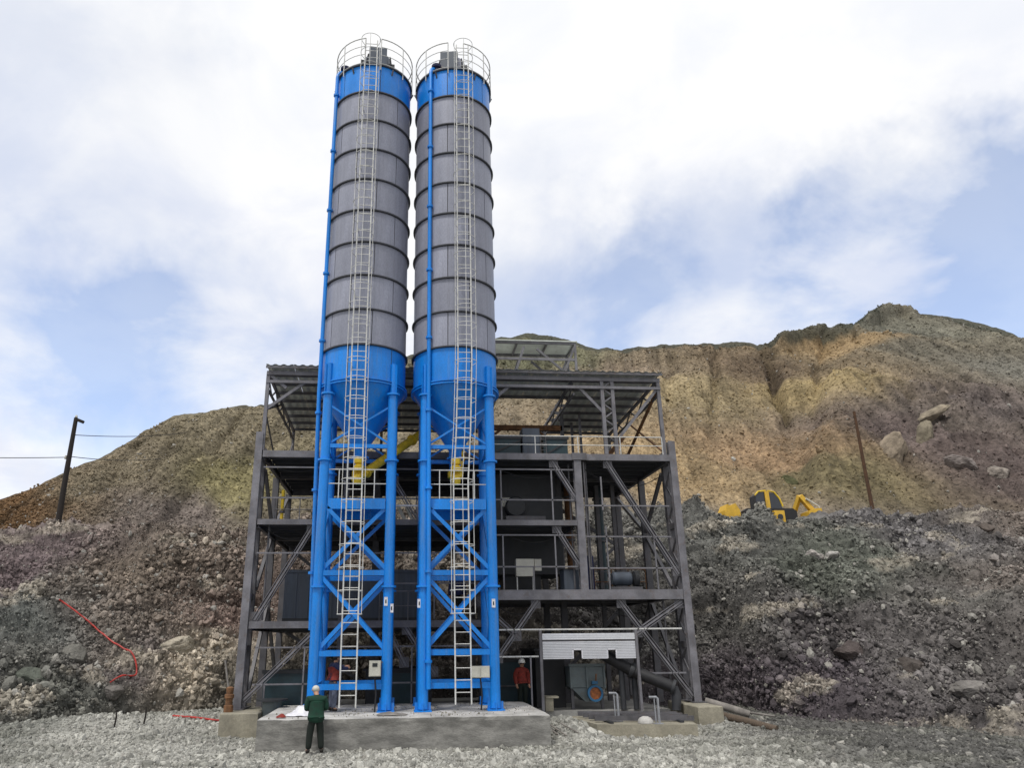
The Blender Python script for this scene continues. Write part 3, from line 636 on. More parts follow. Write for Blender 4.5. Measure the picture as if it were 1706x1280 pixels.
    for z in np.arange(ZB + .5, ZT, 2.65):
        for s_ in (-1, 1): MB().bar((ax + lx(z) + s_ * .235, ly(z), z), (ax + lx(z) + s_ * .235, -RS * .95, z), .03, .03).build('stand_off', 'galvanised', lad)
    # roof guard rail
    for z, rr in ((ZT + .05, .018), (ZT + .48, .014), (ZT + .88, .014), (ZT + 1.28, .022)):
        MB().tube([w(1.56 * math.cos(b), 1.56 * math.sin(b), z) for b in np.linspace(-math.pi / 2 + .2, 1.5 * math.pi - .2, 41)], rr, 6).build('guard_rail', 'galvanised', t, True)
    for b in np.linspace(-math.pi / 2 + .2, 1.5 * math.pi - .2, 10):
        MB().tube([w(1.56 * math.cos(b), 1.56 * math.sin(b), ZT - .25), w(1.56 * math.cos(b), 1.56 * math.sin(b), ZT + 1.28)], .02, 6).build('rail_post', 'galvanised', t, True)
    for b in np.linspace(0, 2 * math.pi, 7)[:-1]:
        MB().bar(w(1.49 * math.cos(b), 1.49 * math.sin(b), ZT - .32), w(1.60 * math.cos(b), 1.60 * math.sin(b), ZT - .10), .05, .05).build('lug', 'dark_steel', t)
    return t
silo_a = make_silo(-1.64, 'left cement silo, its blue fill pipe running up the left edge',
    [(.0, -1.75, .18), (-.03, -1.75, 4), (-.06, -1.75, 8.2), (-.08, -1.78, 12), (-.07, -1.78, ZT + .95)], 207, 1.62, 2.33, -1.28, False, 12)
silo_b = make_silo(1.64, 'right cement silo, its blue fill pipe running up the front',
    [(.08, -1.75, .22), (.05, -1.75, 6.8), (.15, -1.75, 8.5), (.22, -1.78, 11), (.24, -1.78, ZT + .95)], 232, 1.60, .62, -.93, True, 47)

def dust_filter(ax, label, yaw, hue):
    t = thing('dust_filter', (ax, 0, ZT + .1), label, 'dust filter', 'filters on the silo roofs')
    z0 = ZT + .1
    MB().lathe([(.42, z0), (.42, z0 + .55), (.5, z0 + .55), (.5, z0 + .62)], c=(ax, .1, 0), n=24).build('collar', 'blue_grey', t, True)
    b = MB().lathe([(.55, z0 + .62), (.55, z0 + 1.5), (.50, z0 + 1.58)], c=(ax, .1, 0), n=24); b.build('drum', hue, t, True)
    MB().box(ax - .42, ax + .30, -.62, -.42, z0 + .75, z0 + 1.62).build('jet_cabinet', 'blue_grey', t)
    for dx in (-.62, .52):
        MB().box(ax + dx - .12, ax + dx + .15, -.25, .2, z0 + .75, z0 + 1.2).build('side_box', 'dark_machine', t)
    for k in range(4):
        MB().tube([(ax - .5 + k * .33, -.40, z0 + .7), (ax - .5 + k * .33, -.55, z0 + .95 - .1 * (k % 2)), (ax - .45 + k * .3, -.45, z0 + 1.35)], .03, 6).build('air_hose', 'cable', t, True)
    t.rotation_euler = (0, 0, R(yaw)); return t
dust_filter(-1.64 + .12, 'grey dust filter drum with cabinet on top of the left silo', 8, 'blue_grey')
dust_filter(1.64 - .05, 'purplish grey dust filter drum on top of the right silo, below the lightning rod', -10, 'silo_grey')
def relief(x, y, label):
    t = thing('relief_valve', (x, y, ZT + .02), label, 'valve', 'relief valves on the silo roofs')
    MB().lathe([(.1, ZT + .02), (.1, ZT + .35), (.2, ZT + .38), (.2, ZT + .5), (.06, ZT + .6)], c=(x, y, 0), n=14).build('valve_body', 'cloth_navy', t, True)
    MB().bar((x + .05, y, ZT + .55), (x + .42, y - .1, ZT + .3), .06, .06).build('lever', 'dark_steel', t)
relief(-1.64 - 1.15, -.65, 'small dark relief valve at the left rim of the left silo roof')
relief(1.64 - .75, -1.05, 'small navy relief valve at the left front rim of the right silo roof')
rod = MB().tube([(.95, .9, ZT), (.95, .9, ZT + 2.2)], .022, 6); solo(rod, 'lightning_rod', 'dark_steel', 'thin lightning rod rising above the right silo', 'lightning rod', smooth=True)

# screw conveyors and valves under the cones
def valve(ax, x, label):
    t = thing('slide_valve', (ax, 0, 7.2), label, 'valve', 'yellow valves under the silo cones')
    MB().lathe([(.15, 7.42), (.19, 7.44), (.19, 7.62), (.10, 7.68), (.17, 7.72), (.17, 7.9), (.08, 7.92)], c=(ax + x, -.28, 0), n=16).build('actuator', 'yellow_paint', t, True)
    MB().lathe([(.22, 7.3), (.26, 7.3), (.26, 7.5), (.22, 7.5)], c=(ax, 0, 0), n=18).build('valve_body', 'yellow_paint', t, True)
    MB().lathe([(.12, 7.0), (.15, 7.05), (.15, 7.3)], c=(ax + x, -.28, 0), n=14).build('gear_housing', 'yellow_paint', t, True)
valve(-1.64, -.02, 'yellow valve actuator behind the ladder below the left silo cone')
valve(1.64, 0, 'yellow valve actuator behind the ladder below the right silo cone')
def screw(p, q, label):
    t = thing('screw_conveyor', p, label, 'screw conveyor', 'yellow screw conveyors feeding the mixer')
    P_, Q_ = Vector(p), Vector(q); d = (Q_ - P_)
    MB().tube([P_, Q_], .15, 14).build('tube_casing', 'yellow_paint', t, True)
    for k in (.03, .35, .66, .97):
        c = P_ + d * k; u_ = d.normalized() * .03; MB().tube([c - u_, c + u_], .21, 14).build('casing_flange', 'yellow_paint', t, True)
    MB().tube([P_ - d.normalized() * .5, P_], .13, 12).build('motor', 'yellow_paint', t, True)
screw((-1.5, -.02, 7.42), (1.0, 2.25, 9.85), 'yellow screw conveyor climbing from the left silo valve to the top deck')
screw((1.72, .05, 7.42), (2.1, 2.4, 9.6), 'yellow screw conveyor mostly hidden behind the right silo legs')

def ebox(name, x0, x1, y, z0, z1, label, screen=True, double=False):
    t = thing(name, ((x0 + x1) / 2, y, z0), label, 'control box')
    MB().box(x0, x1, y - .16, y, z0, z1).build('case', 'pale_box', t)
    if double:
        xm = (x0 + x1) / 2
        MB().box(x0 + .02, xm - .015, y - .18, y - .162, z0 + .02, z1 - .02).build('door', 'pale_box', t); MB().box(xm + .015, x1 - .02, y - .18, y - .162, z0 + .02, z1 - .02).build('door', 'pale_box', t)
    else:
        MB().box(x0 + .02, x1 - .02, y - .18, y - .162, z0 + .02, z1 - .02).build('door', 'pale_box', t)
    if screen: MB().box(x0 + .1, x1 - .1, y - .192, y - .181, z1 - .17, z1 - .07).build('display', 'screen_dark', t)
    MB().tube([((x0 + x1) / 2, y - .08, z0), ((x0 + x1) / 2 + .05, y - .05, z0 - .5), ((x0 + x1) / 2 + .02, y - .02, .02)], .025, 6).build('cable_drop', 'cable', t, True)
    MB().bar((x0 + .03, y + .01, z1 - .05), (x1 + .15, y + .06, z1 - .05), .04, .04).build('mounting_bar', 'dark_steel', t)
ebox('control_box', -1.07, -.72, -1.22, 1.0, 1.44, 'pale control box with small dark display beside the left silo right leg')
ebox('control_box', 2.0, 2.56, -1.1, .92, 1.25, 'pale two door control box on the right silo right leg', False, True)
for x, y, z, lb in ((-.62, -1.26, 3.02, 'small white plate on the front of the left silo right leg'), (-.44, -1.22, 2.82, 'small white plate on the inner side of the left silo right leg'),
                    (.41, -1.2, 2.96, 'narrow white plate on the right silo left leg'), (2.72, -1.27, 2.95, 'small white plate on the right silo right leg')):
    t = thing('number_plate', (x, y, z), lb, 'plate', 'white plates on the silo legs')
    MB().box(x - .055, x + .055, y - .012, y, z, z + .26).build('sheet', 'plastic_white', t); MB().box(x - .02, x + .02, y - .016, y - .012, z + .07, z + .18).build('mark', 'screen_dark', t)

# ------------------------------------------------------------------ foundations and plant floor
def pedestal(name, x0, x1, y0, y1, z0, z1, material, label, group=None, bev=.03):
    mb = MB()
    b = bev
    mb._add([(x0, y0, z0), (x1, y0, z0), (x1, y1, z0), (x0, y1, z0), (x0, y0, z1 - b), (x1, y0, z1 - b), (x1, y1, z1 - b), (x0, y1, z1 - b),
             (x0 + b, y0 + b, z1), (x1 - b, y0 + b, z1), (x1 - b, y1 - b, z1), (x0 + b, y1 - b, z1)],
            [(0, 3, 2, 1), (0, 1, 5, 4), (1, 2, 6, 5), (2, 3, 7, 6), (3, 0, 4, 7), (4, 5, 9, 8), (5, 6, 10, 9), (6, 7, 11, 10), (7, 4, 8, 11), (8, 9, 10, 11)])
    return solo(mb, name, material, label, 'foundation', group)
fs = thing('silo_foundation', (0, -.4, -.95), 'long board marked concrete foundation slab carrying both silos', 'foundation')
# poured slab: slightly uneven front face and edge
mb = MB(); nx, nz = 70, 12
xs = np.linspace(-3.98, 4.05, nx); zs_ = np.linspace(-1.0, -.012, nz)
pts = np.array([(x, -2.83, z) for z in zs_ for x in xs])
board = np.floor((pts[:, 2] + 1.0) / .155); off = (np.sin(board * 12.9) * .5) * .016 + fbm(pts * np.array([.5, 1, 3.]), 3, 140) * .018
edge_chip = np.clip((pts[:, 2] + .09) / .08, 0, 1) * np.clip(fbm(pts * np.array([2.5, 1, 1]), 3, 141), 0, 1) * .07
pts[:, 1] += off + edge_chip; pts[:, 2] -= edge_chip * .4
V_ = [tuple(p) for p in pts]; F_ = [(k * nx + i, k * nx + i + 1, (k + 1) * nx + i + 1, (k + 1) * nx + i) for k in range(nz - 1) for i in range(nx - 1)]
top0 = len(V_); ny = 14
for j in range(1, ny + 1):
    y = -2.83 + j / ny * 4.85
    for i, x in enumerate(xs): V_.append((x, y, -.012 + .012 * min(1, j / 2) + .006 * math.sin(x * 3 + y * 2)))
row = lambda j: [(nz - 1) * nx + i for i in range(nx)] if j == 0 else [top0 + (j - 1) * nx + i for i in range(nx)]
for j in range(ny):
    a, b = row(j), row(j + 1)
    for i in range(nx - 1): F_.append((a[i], a[i + 1], b[i + 1], b[i]))
for i in (0, nx - 1):                                   # end faces
    col = [k * nx + i for k in range(nz)] + [row(j)[i] for j in range(1, ny + 1)]
    n0 = len(V_); V_.append((xs[i], 2.02, -1.0)); F_.append(tuple(col + [n0]) if i else tuple((col + [n0])[::-1]))
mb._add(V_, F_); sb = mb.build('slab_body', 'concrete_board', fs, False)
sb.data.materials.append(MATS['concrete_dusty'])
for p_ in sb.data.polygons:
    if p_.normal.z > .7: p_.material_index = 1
MB().box(-3.98, 4.05, 2.03, 9.2, -.97, -.31).box(4.052, 9.3, 1.75, 9.2, -.97, -.31)
pf = MB().box(-4.9, 9.2, 2.04, 9.2, -.97, -.31).build('plant_floor', 'concrete'); tag(pf, kind='structure')
pedestal('column_pedestal', -5.69, -4.52, .42, 2.9, -1.0, -.09, 'concrete_warm', 'square concrete block under the left laced column', 'concrete blocks under the end columns')
pedestal('column_pedestal', 9.43, 10.27, .1, 2.9, -1.0, -.09, 'concrete_warm', 'greenish concrete block under the right laced column', 'concrete blocks under the end columns')
mb = MB(); q = [(5.83, -1.0), (8.76, -1.49), (9.38, 1.7), (5.46, 1.7)]
mb._add([(x, y, -1.0) for x, y in q] + [(x, y, -.45) for x, y in q], [(0, 1, 5, 4), (1, 2, 6, 5), (2, 3, 7, 6), (3, 0, 4, 7), (4, 5, 6, 7)])
solo(mb, 'machine_foundation', 'concrete_warm', 'low concrete pad in front of the roller shutter', 'foundation')

# ------------------------------------------------------------------ the steel frame
Y0, YM, YB = 1.7, 5.3, 8.9
XL, XR, XM, XC = -5.42, 10.05, 6.35, 3.0
pf_ = thing('plant_frame', (2.3, 1.7, -.1), 'open grey steel frame plant building with decks and sheet roof', 'plant building')
FR = pf_
def fb(nm, p, q, wd, ht, m_='dark_steel', i=False, up=(0, 0, 1), parent=None):
    b = MB(); (b.ibar if i else b.bar)(p, q, wd, ht, up=up); return b.build(nm, m_, parent or FR)
# laced end columns
for x, s_ in ((XL, 1), (XR, -1)):
    c = MB().ibar((x, Y0, -.09), (x, Y0, 9.15 if s_ < 0 else 9.3), .26, .24, .03, up=(0, 1, 0)).build('column', 'steel_mid', FR)
    MB().ibar((x, Y0 + .85, -.09), (x, Y0 + .85, 8.9), .24, .22, .03, up=(0, 1, 0)).build('column_chord', 'dark_steel', c)
    z = .1; k = 0
    while z < 8.3:
        MB().bar((x - .06, Y0 + (.12 if k % 2 else .73), z), (x - .06, Y0 + (.73 if k % 2 else .12), z + .62), .05, .07).build('lacing_bar', 'dark_steel', c)
        z += .62; k += 1
    for z in (1.8, 3.5, 6.0, 8.45): MB().bar((x, Y0 + .14, z), (x, Y0 + .73, z), .18, .2).build('batten_plate', 'dark_steel', c)
    MB().box(x - .24, x + .24, Y0 - .24, Y0 + 1.1, -.087, -.05).build('base_plate', 'dark_steel', c)
# inner columns
for x in (-2.2, .45, XC, XM):
    z1 = 8.4
    if x in (-2.2, XC): fb('column', (x, Y0 + .22, -.31), (x, Y0 + .22, 8.38), .2, .2, i=True, up=(0, 1, 0))
fb('column', (XM, Y0, 3.66), (XM, Y0, 8.34), .27, .24, 'steel_mid', True, (0, 1, 0))
fb('column_stiffener', (XM + .27, Y0 + .1, 3.66), (XM + .27, Y0 + .1, 8.34), .05, .06, 'dark_steel')
MB().box(XM - .2, XM + .35, Y0 - .16, Y0 + .16, 8.36, 8.63).build('joint_plate', 'dark_steel', FR)
for y in (YM, YB):
    for x in (XL + .1, -1.2, XC, XM, XR - .1):
        fb('column', (x, y, -.31), (x, y, 8.35), .24, .22, 'dark_steel', True, (0, 1, 0))
for x in (8.2, 8.9): fb('column', (x, YM + .8, -.31), (x, YM + .8, 8.3), .16, .16, 'dark_steel', True, (0, 1, 0))
# front beams at each level
levels = [('low', -5.25, 2.9, 2.66, .23), ('right', 2.95, 9.9, 3.66, .34), ('mid', -5.25, 6.2, 6.11, .19), ('top', -5.25, 9.92, 8.60, .24)]
for nm, xa, xb, zt, hh in levels:
    fb('beam', (xa, Y0 - .05, zt - hh / 2), (xb, Y0 - .05, zt - hh / 2), .14, hh, 'steel_mid')
    for y in (YM, YB): fb('beam', (xa, y, zt - .16), (xb, y, zt - .16), .14, .26, 'dark_steel', True)
    for x in ([xa + .02, xb - .06] + ([-1.2, XC] if nm in ('mid', 'top') else [])):
        fb('beam', (x, Y0 + .04, zt - .17), (x, YB, zt - .17), .13, .24, 'dark_steel', True)
    ye = YB + .05
    dk = MB().box(xa + .1, xb - .1, Y0 + .04, ye, zt - .045, zt - .004).build('deck', 'deck_under', FR)
    y = Y0 + .6
    while y < ye - .2:
        MB().bar((xa + .1, y, zt - .11), (xb - .1, y, zt - .11), .07, .12).build('joist', 'deck_under', dk); y += .72
# diagonal braces on the front and the ends
YF = Y0 + .04
for p, q in (((5.40, 8.36), (6.28, 6.86)), ((7.47, 8.36), (9.86, 4.2)), ((5.40, 5.92), (6.3, 4.42)), ((7.58, 3.3), (9.92, .12)), ((9.85, 3.25), (8.05, 2.15)), ((4.65, 3.3), (3.12, 1.32)),
             ((-3.30, 5.9), (-5.1, 2.7)), ((-2.95, 2.43), (-5.25, .2)), ((-.55, 7.65), (.62, 5.75)), ((0, 2.46), (1.05, .9)), ((2.5, 3.35), (3.95, 2.05)), ((-.6, 2.43), (.05, 1.2))):
    b = MB(); P_, Q_ = (p[0], YF, p[1]), (q[0], YF, q[1])
    b.bar(P_, Q_, .06, .15, up=(0, 1, 0)); d_ = (Vector(Q_) - Vector(P_)).normalized(); n_ = Vector((d_.z, 0, -d_.x)) * .085
    b.bar(Vector(P_) + n_, Vector(Q_) + n_, .02, .17, up=(0, 1, 0)); b.bar(Vector(P_) - n_, Vector(Q_) - n_, .02, .17, up=(0, 1, 0))
    br_ = b.build('brace', 'steel_mid', FR)
    for e, sg in ((Vector(P_), 1), (Vector(Q_), -1)):
        c_ = e + d_ * .12 * sg; MB().box(c_.x - .17, c_.x + .17, Y0 - .01, Y0 + .006, c_.z - .17, c_.z + .17).build('gusset', 'dark_steel', br_)
for x in (XR - .1, XL + .1):
    for (ya, za), (yb_, zb_) in (((2.7, 8.1), (5.2, 6.2)), ((5.3, 6.2), (8.8, 8.2)), ((2.7, .3), (5.2, 3.3)), ((5.4, 3.4), (8.8, .4)), ((2.7, 3.8), (5.2, 6.0))):
        fb('brace', (x, ya, za), (x, yb_, zb_), .12, .14)
for p, q in (((6.5, 8.2), (9.9, 6.0)), ((6.5, 3.6), (9.8, 6.1)), ((-5.2, 6.0), (-1.3, 3.0)), ((-5.2, 2.5), (-1.3, .1)), ((6.6, .2), (9.8, 3.4))):
    fb('brace', (p[0], YB, p[1]), (q[0], YB, q[1]), .12, .14)
# girts and posts (slim tubes, the later cladding rails)
for xa, xb, z in ((-5.2, -2.3, 8.0), (-2.2, 3, 7.97), (3.05, 6.2, 8.0), (-5.2, 3, 6.88), (3.05, 6.2, 6.86), (6.5, 9.75, 6.66), (3.05, 6.2, 5.58), (6.5, 9.7, 5.53), (3.05, 6.2, 4.46), (6.6, 9.65, 4.41),
                  (-5.2, 3, 4.94), (-5.0, 3, 1.82), (-5.0, 2.9, .67), (3.1, 9.75, 2.33), (3.2, 4.6, 1.45), (8.0, 9.75, .87), (-.8, 3, 3.9)):
    MB().bar((xa, Y0 - .02, z), (xb, Y0 - .02, z), .05, .05).build('girt', 'galvanised' if z in (1.45, 2.33) else 'steel_mid', FR)
for x, za, zb_ in ((3.45, 6.12, 7.99), (5.35, 6.12, 7.99), (3.47, 3.67, 5.57), (5.37, 3.67, 5.57), (4.55, 3.67, 4.45), (7.22, 6.5, 7.75), (7.28, 3.67, 5.9), (9.05, 3.67, 5.52), (.35, 6.12, 7.0), (1.0, 2.7, 4.9),
                   (-3.35, -.1, 1.8), (-4.6, -.1, .66), (.25, -.1, 1.8), (3.15, -.3, 1.44), (4.32, -.3, 1.44)):
    MB().bar((x, Y0 - .02, za), (x, Y0 - .02, zb_), .05, .05).build('wall_post', 'steel_mid', FR)
# guard rails of the decks
def railing(y, xa, xb, z0, h=.72, n=4, m_='steel_mid', diag=False):
    r_ = MB().tube([(xa, y, z0 + h), (xb, y, z0 + h)], .022, 6).build('railing', m_, FR, True)
    MB().tube([(xa, y, z0 + h * .5), (xb, y, z0 + h * .5)], .018, 6).build('rail', m_, r_, True)
    for k in range(n):
        x = xa + (xb - xa) * k / (n - 1); MB().tube([(x, y, z0), (x, y, z0 + h)], .02, 6).build('post', m_, r_, True)
railing(Y0 - .06, 3.15, 9.7, 8.61, .68, 5, 'galvanised')
railing(8.6, 6.5, 9.7, 8.61, .9, 5, 'rust')
railing(8.7, -5.2, -1.2, 8.61, .9, 5, 'steel_mid')
railing(2.3, -4.8, -3, 6.12, .9, 3); railing(8.6, -5.2, 6.2, 6.12, .9, 9); railing(5.0, 6.9, 9.7, 3.67, 1.0, 5, 'rust'); railing(6.3, 6.9, 9.7, 3.67, 1.0, 5, 'steel_mid'); railing(2.2, -.9, .6, 2.67, 1.0, 4)
for k in range(2):                                                                 # stair from the top deck to the roof beams at the right end
    MB().bar((8.05, 6.4 + k * .9, 8.65), (9.75, 6.4 + k * .9, 10.6), .05, .14).build('stair_stringer', 'rust', FR)
# roof: posts, trusses, purlins and corrugated sheets
ZR, YR0, YR1 = 11.78, 1.45, 9.2
zr = lambda y: ZR - (y - YR0) * .035
for x in (-5.3, 7.52, 7.93, 9.78):
    p_ = fb('roof_post', (x, Y0, 8.62), (x, Y0, ZR - .12), .13, .13, 'steel_mid')
for k in range(9):
    z = 8.8 + k * .31; fb('post_lacing', (7.52, Y0, z + (.3 if k % 2 else 0)), (7.93, Y0, z + (0 if k % 2 else .3)), .03, .05, 'steel_mid')
for x in (-5.3, -1.2, 3.0, 6.4, 9.78):
    fb('rear_roof_post', (x, YB, 8.62), (x, YB, zr(YB) - .1), .12, .12)
    t_ = fb('roof_truss', (x, Y0, zr(Y0) - .16), (x, 9.1, zr(9.1) - .16), .09, .12, 'steel_mid')
    fb('bottom_chord', (x, Y0, zr(Y0) - .75), (x, 9.1, zr(9.1) - .5), .07, .09, 'dark_steel', parent=t_)
    for k in range(8):
        ya = Y0 + k * .92; fb('web', (x, ya, zr(ya) - (.72 if k % 2 else .2)), (x, ya + .92, zr(ya + .92) - (.2 if k % 2 else .68)), .045, .06, 'dark_steel', parent=t_)
for z in (ZR - .16, ZR - .5):
    fb('eaves_beam', (-5.35, Y0 - .06, z), (9.85, Y0 - .06, z), .08, .15 if z > 11.5 else .11, 'steel_mid')
for p, q in (((-5.3, 11.6), (-4.6, 11.05)), ((-5.3, 10.2), (-3.9, 11.3)), ((6.6, 11.3), (7.5, 10.3)), ((9.75, 11.3), (8.0, 9.2)), ((3.1, 10.6), (3.9, 11.3))):
    fb('roof_brace', (p[0], Y0, p[1]), (q[0], Y0, q[1]), .07, .11, 'steel_mid')
fb('roof_brace', (-5.3, Y0, 10.2), (-5.3, 5.2, 11.5), .07, .08); fb('roof_brace', (-5.3, Y0, 10.1), (-5.3, 5.0, 8.7), .05, .06); fb('roof_brace', (9.78, Y0, 11.3), (9.78, 8.8, 8.8), .09, .1, 'rust')
fb('roof_brace', (9.78, Y0, 8.7), (9.78, 5.5, 10.9), .05, .06, 'rust'); fb('roof_brace', (-4.9, 4.5, 8.62), (-5.3, 8.8, 10.7), .05, .06)
fb('cross_beam', (3.0, 5.0, 10.55), (6.6, 5.0, 10.55), .14, .22, 'rust'); fb('cross_beam_strut', (3.0, 5.0, 9.7), (4.0, 5.0, 10.5), .08, .1, 'rust'); fb('cross_beam_strut', (6.6, 5.0, 9.4), (5.5, 5.0, 10.5), .08, .1, 'rust')
fb('cross_post', (6.6, 5.0, 8.6), (6.6, 5.0, 11.4), .14, .14, 'dark_steel')
def sheet(x0, x1, y0, y1):
    """one length of corrugated sheet, ridges running down the slope"""
    n = int((x1 - x0) / .075); vs = []; fs2 = []
    for k in range(n + 1):
        x = x0 + (x1 - x0) * k / n; dz = .022 * (1 if k % 4 in (0, 1) else -1)
        vs += [(x, y0, zr(y0) + dz + .09), (x, y1, zr(y1) + dz + .09)]
    for k in range(n): fs2.append((2 * k, 2 * k + 2, 2 * k + 3, 2 * k + 1))
    mb = MB(); mb._add(vs, fs2)
    mb._add([(x, y, z + .003) for x, y, z in vs], [f[::-1] for f in fs2]); return mb
rf = fb('roof', (-5.37, YR0, zr(YR0) + .02), (9.92, YR0, zr(YR0) + .02), .05, .09, 'dark_steel')
x = -5.37
while x < 9.85:
    x2 = min(x + 1.02, 9.92); sheet(x, x2 - .01, YR0 - .05, YR1 if (x < 2.9 or x > 6.3) else 4.6).build('roof_sheet', 'roof_sheet', rf); x += 1.02
y = YR0 + .75
while y < YR1:
    if y < 4.5: MB().bar((-5.36, y, zr(y) - .02), (9.9, y, zr(y) - .02), .06, .12).build('purlin', 'dark_steel', rf)
    else:
        MB().bar((-5.36, y, zr(y) - .02), (3.4, y, zr(y) - .02), .06, .12).build('purlin', 'dark_steel', rf); MB().bar((6.4, y, zr(y) - .02), (9.9, y, zr(y) - .02), .06, .12).build('purlin', 'dark_steel', rf)
    y += .98

fb('girt', (-.75, Y0 - .03, 6.62), (.55, Y0 - .03, 6.62), .05, .06, 'white_sheet')
for k in range(2): fb('stair_stringer', (-.35 + k * .3, 2.1, 6.75), (-.05 + k * .3, 2.1, 6.14), .03, .12, 'pale_box')
t = thing('yellow_pipe', (-4.55, 2.4, 6.11), 'slim yellowish vertical pipe on the left end of the middle deck', 'pipe')
MB().tube([(-4.55, 2.4, 6.12), (-4.55, 2.4, 7.3)], .06, 10).build('pipe_wall', 'yellow_paint', t, True); MB().tube([(-4.55, 2.4, 6.45), (-4.55, 2.4, 6.53)], .1, 10).build('pipe_flange', 'dark_steel', t, True)
for k, (xa, za, xb, zb_, sg) in enumerate(((-5.2, 8.3, -3.0, 8.2, .35), (3.2, 8.2, 6.2, 8.1, .4), (3.3, 5.9, 5.9, 5.8, .5), (6.6, 8.2, 9.7, 7.9, .6), (3.2, 3.2, 4.6, 3.1, .3), (6.8, 3.2, 9.6, 2.9, .35), (-5.0, 5.8, -3.2, 5.7, .3))):
    pts = [(xa + (xb - xa) * i / 14, Y0 + .3, za + (zb_ - za) * i / 14 - sg * 4 * (i / 14) * (1 - i / 14)) for i in range(15)]
    MB().tube(pts, .016, 5).build('slack_cable', 'cable', FR, True)
for x, za, zb_ in ((-4.9, 2.7, 6.0), (3.25, -.3, 8.3), (6.1, 3.7, 8.3), (6.75, 3.7, 8.4), (9.3, -.2, 3.3)):
    MB().tube([(x, Y0 + .35, za), (x, Y0 + .35, zb_)], .035, 7).build('conduit', 'dark_steel', FR, True)

# conveyor head frame rising behind the roof
gt = thing('conveyor_gantry', (5.7, 7.0, 11.5), 'light grey open truss gantry standing above the roof right of the silos', 'gantry')
for x in (3.6, 7.7):
    for y in (6.2, 7.8):
        MB().bar((x, y, 9.0), (x, y, 15.0), .10, .10).build('post', 'steel_mid', gt)
for y in (6.2, 7.8):
    for z in (15.0, 14.2, 13.2): MB().bar((3.0, y, z), (7.75, y, z), .08, .12).build('rail_beam', 'steel_mid', gt)
    for p, q in (((7.7, 13.1), (5.9, 14.7)), ((7.7, 14.9), (6.9, 13.0)), ((5.3, 14.8), (4.7, 13.0)), ((3.0, 14.9), (4.2, 13.2))):
        MB().bar((p[0], y, p[1]), (q[0], y, q[1]), .07, .10).build('diagonal', 'steel_mid', gt)
for x in (3.6, 5.0, 6.4, 7.7): MB().bar((x, 6.2, 15.0), (x, 7.8, 15.0), .08, .08).build('cross_rail', 'steel_mid', gt)
MB().box(3.0, 7.8, 6.1, 7.9, 15.06, 15.10).build('cover_sheet', 'roof_sheet', gt)

# ------------------------------------------------------------------ equipment on the decks
def boxthing(name, label, cat, parts, group=None):
    a = parts[0][2]; t = thing(name, ((a[0] + a[1]) / 2, (a[2] + a[3]) / 2, a[4]), label, cat, group)
    for nm, m_, q in parts: MB().box(*q).build(nm, m_, t)
    return t
ct = boxthing('equipment_container', 'long ribbed dark grey container on the lower left deck behind the silos', 'container', [('base', 'dark_machine', (-4.4, .75, 3.2, 5.2, 2.67, 2.8)), ('roof', 'blue_grey', (-4.45, .8, 3.15, 5.25, 4.40, 4.5))])
x = -4.4
while x < .7:
    x2 = min(x + .43, .75); MB().box(x + .006, x2 - .006, 3.2, 3.25, 2.8, 4.4).build('wall_panel', 'blue_grey', ct); MB().box(x2 - .03, x2 + .03, 3.17, 3.2, 2.8, 4.4).build('rib', 'blue_grey', ct); x += .43
MB().box(-4.4, -4.36, 3.26, 5.14, 2.8, 4.4).build('end_wall', 'blue_grey', ct); MB().box(.71, .75, 3.26, 5.14, 2.8, 4.4).build('end_wall', 'blue_grey', ct)
bn = thing('aggregate_bin', (4.7, 2.7, 8.6), 'dark steel bins on the top deck behind the railing', 'bin')
for xa, xb, m_ in ((3.1, 4.35, 'teal_dark'), (5.25, 6.2, 'teal_dark')):
    MB().box(xa, xb, 2.4, 4.2, 8.61, 9.42).build('bin_wall', m_, bn); MB().box(xa - .05, xb + .05, 2.36, 2.42, 9.36, 9.48).build('rim', 'dark_machine', bn); MB().bar((xa, 2.38, 8.7), (xb, 2.38, 9.3), .03, .06).build('stiffener', 'dark_machine', bn)
t = boxthing('switch_cabinet', 'grey flat faced cabinet between the bins on the top deck', 'cabinet', [('case', 'blue_grey', (4.42, 5.1, 2.3, 3.0, 8.61, 9.78)), ('door', 'blue_grey', (4.44, 5.08, 2.275, 2.298, 9.2, 9.75)), ('door', 'blue_grey', (4.44, 5.08, 2.275, 2.298, 8.64, 9.17))])
t = thing('step_ladder', (5.15, 2.25, 8.61), 'short dark steel ladder leaning on the top deck cabinet', 'ladder')
for s_ in (0, .22): MB().bar((5.1 + s_, 2.2, 8.61), (5.1 + s_, 2.26, 9.55), .025, .025).build('rail', 'dark_steel', t)
for k in range(6): MB().bar((5.1, 2.2 + k * .008, 8.75 + k * .14), (5.32, 2.2 + k * .008, 8.75 + k * .14), .02, .02).build('rung', 'dark_steel', t)
mxr = thing('concrete_mixer', (4.6, 4.6, 6.11), 'big dark twin shaft mixer on the middle deck', 'mixer')
MB().prism([(3.2, 6.45), (3.2, 7.3), (6.1, 7.3), (6.1, 6.45), (5.5, 6.14), (3.8, 6.14)], 3.4, 6.2).build('trough', 'dark_machine', mxr)
MB().box(3.4, 5.9, 3.7, 6.0, 7.31, 8.25).build('cover', 'dark_machine', mxr); MB().lathe([(.35, 3.0), (.4, 3.05), (.4, 3.35)], c=(4.2, 0, 6.85), n=20, axis='y').build('motor', 'dark_machine', mxr, True)
MB().box(3.75, 5.25, 2.6, 3.3, 6.12, 6.42).build('gear_case', 'dark_steel', mxr); MB().box(3.7, 4.1, 3.36, 3.395, 6.9, 7.25).build('name_plate', 'pale_box', mxr)
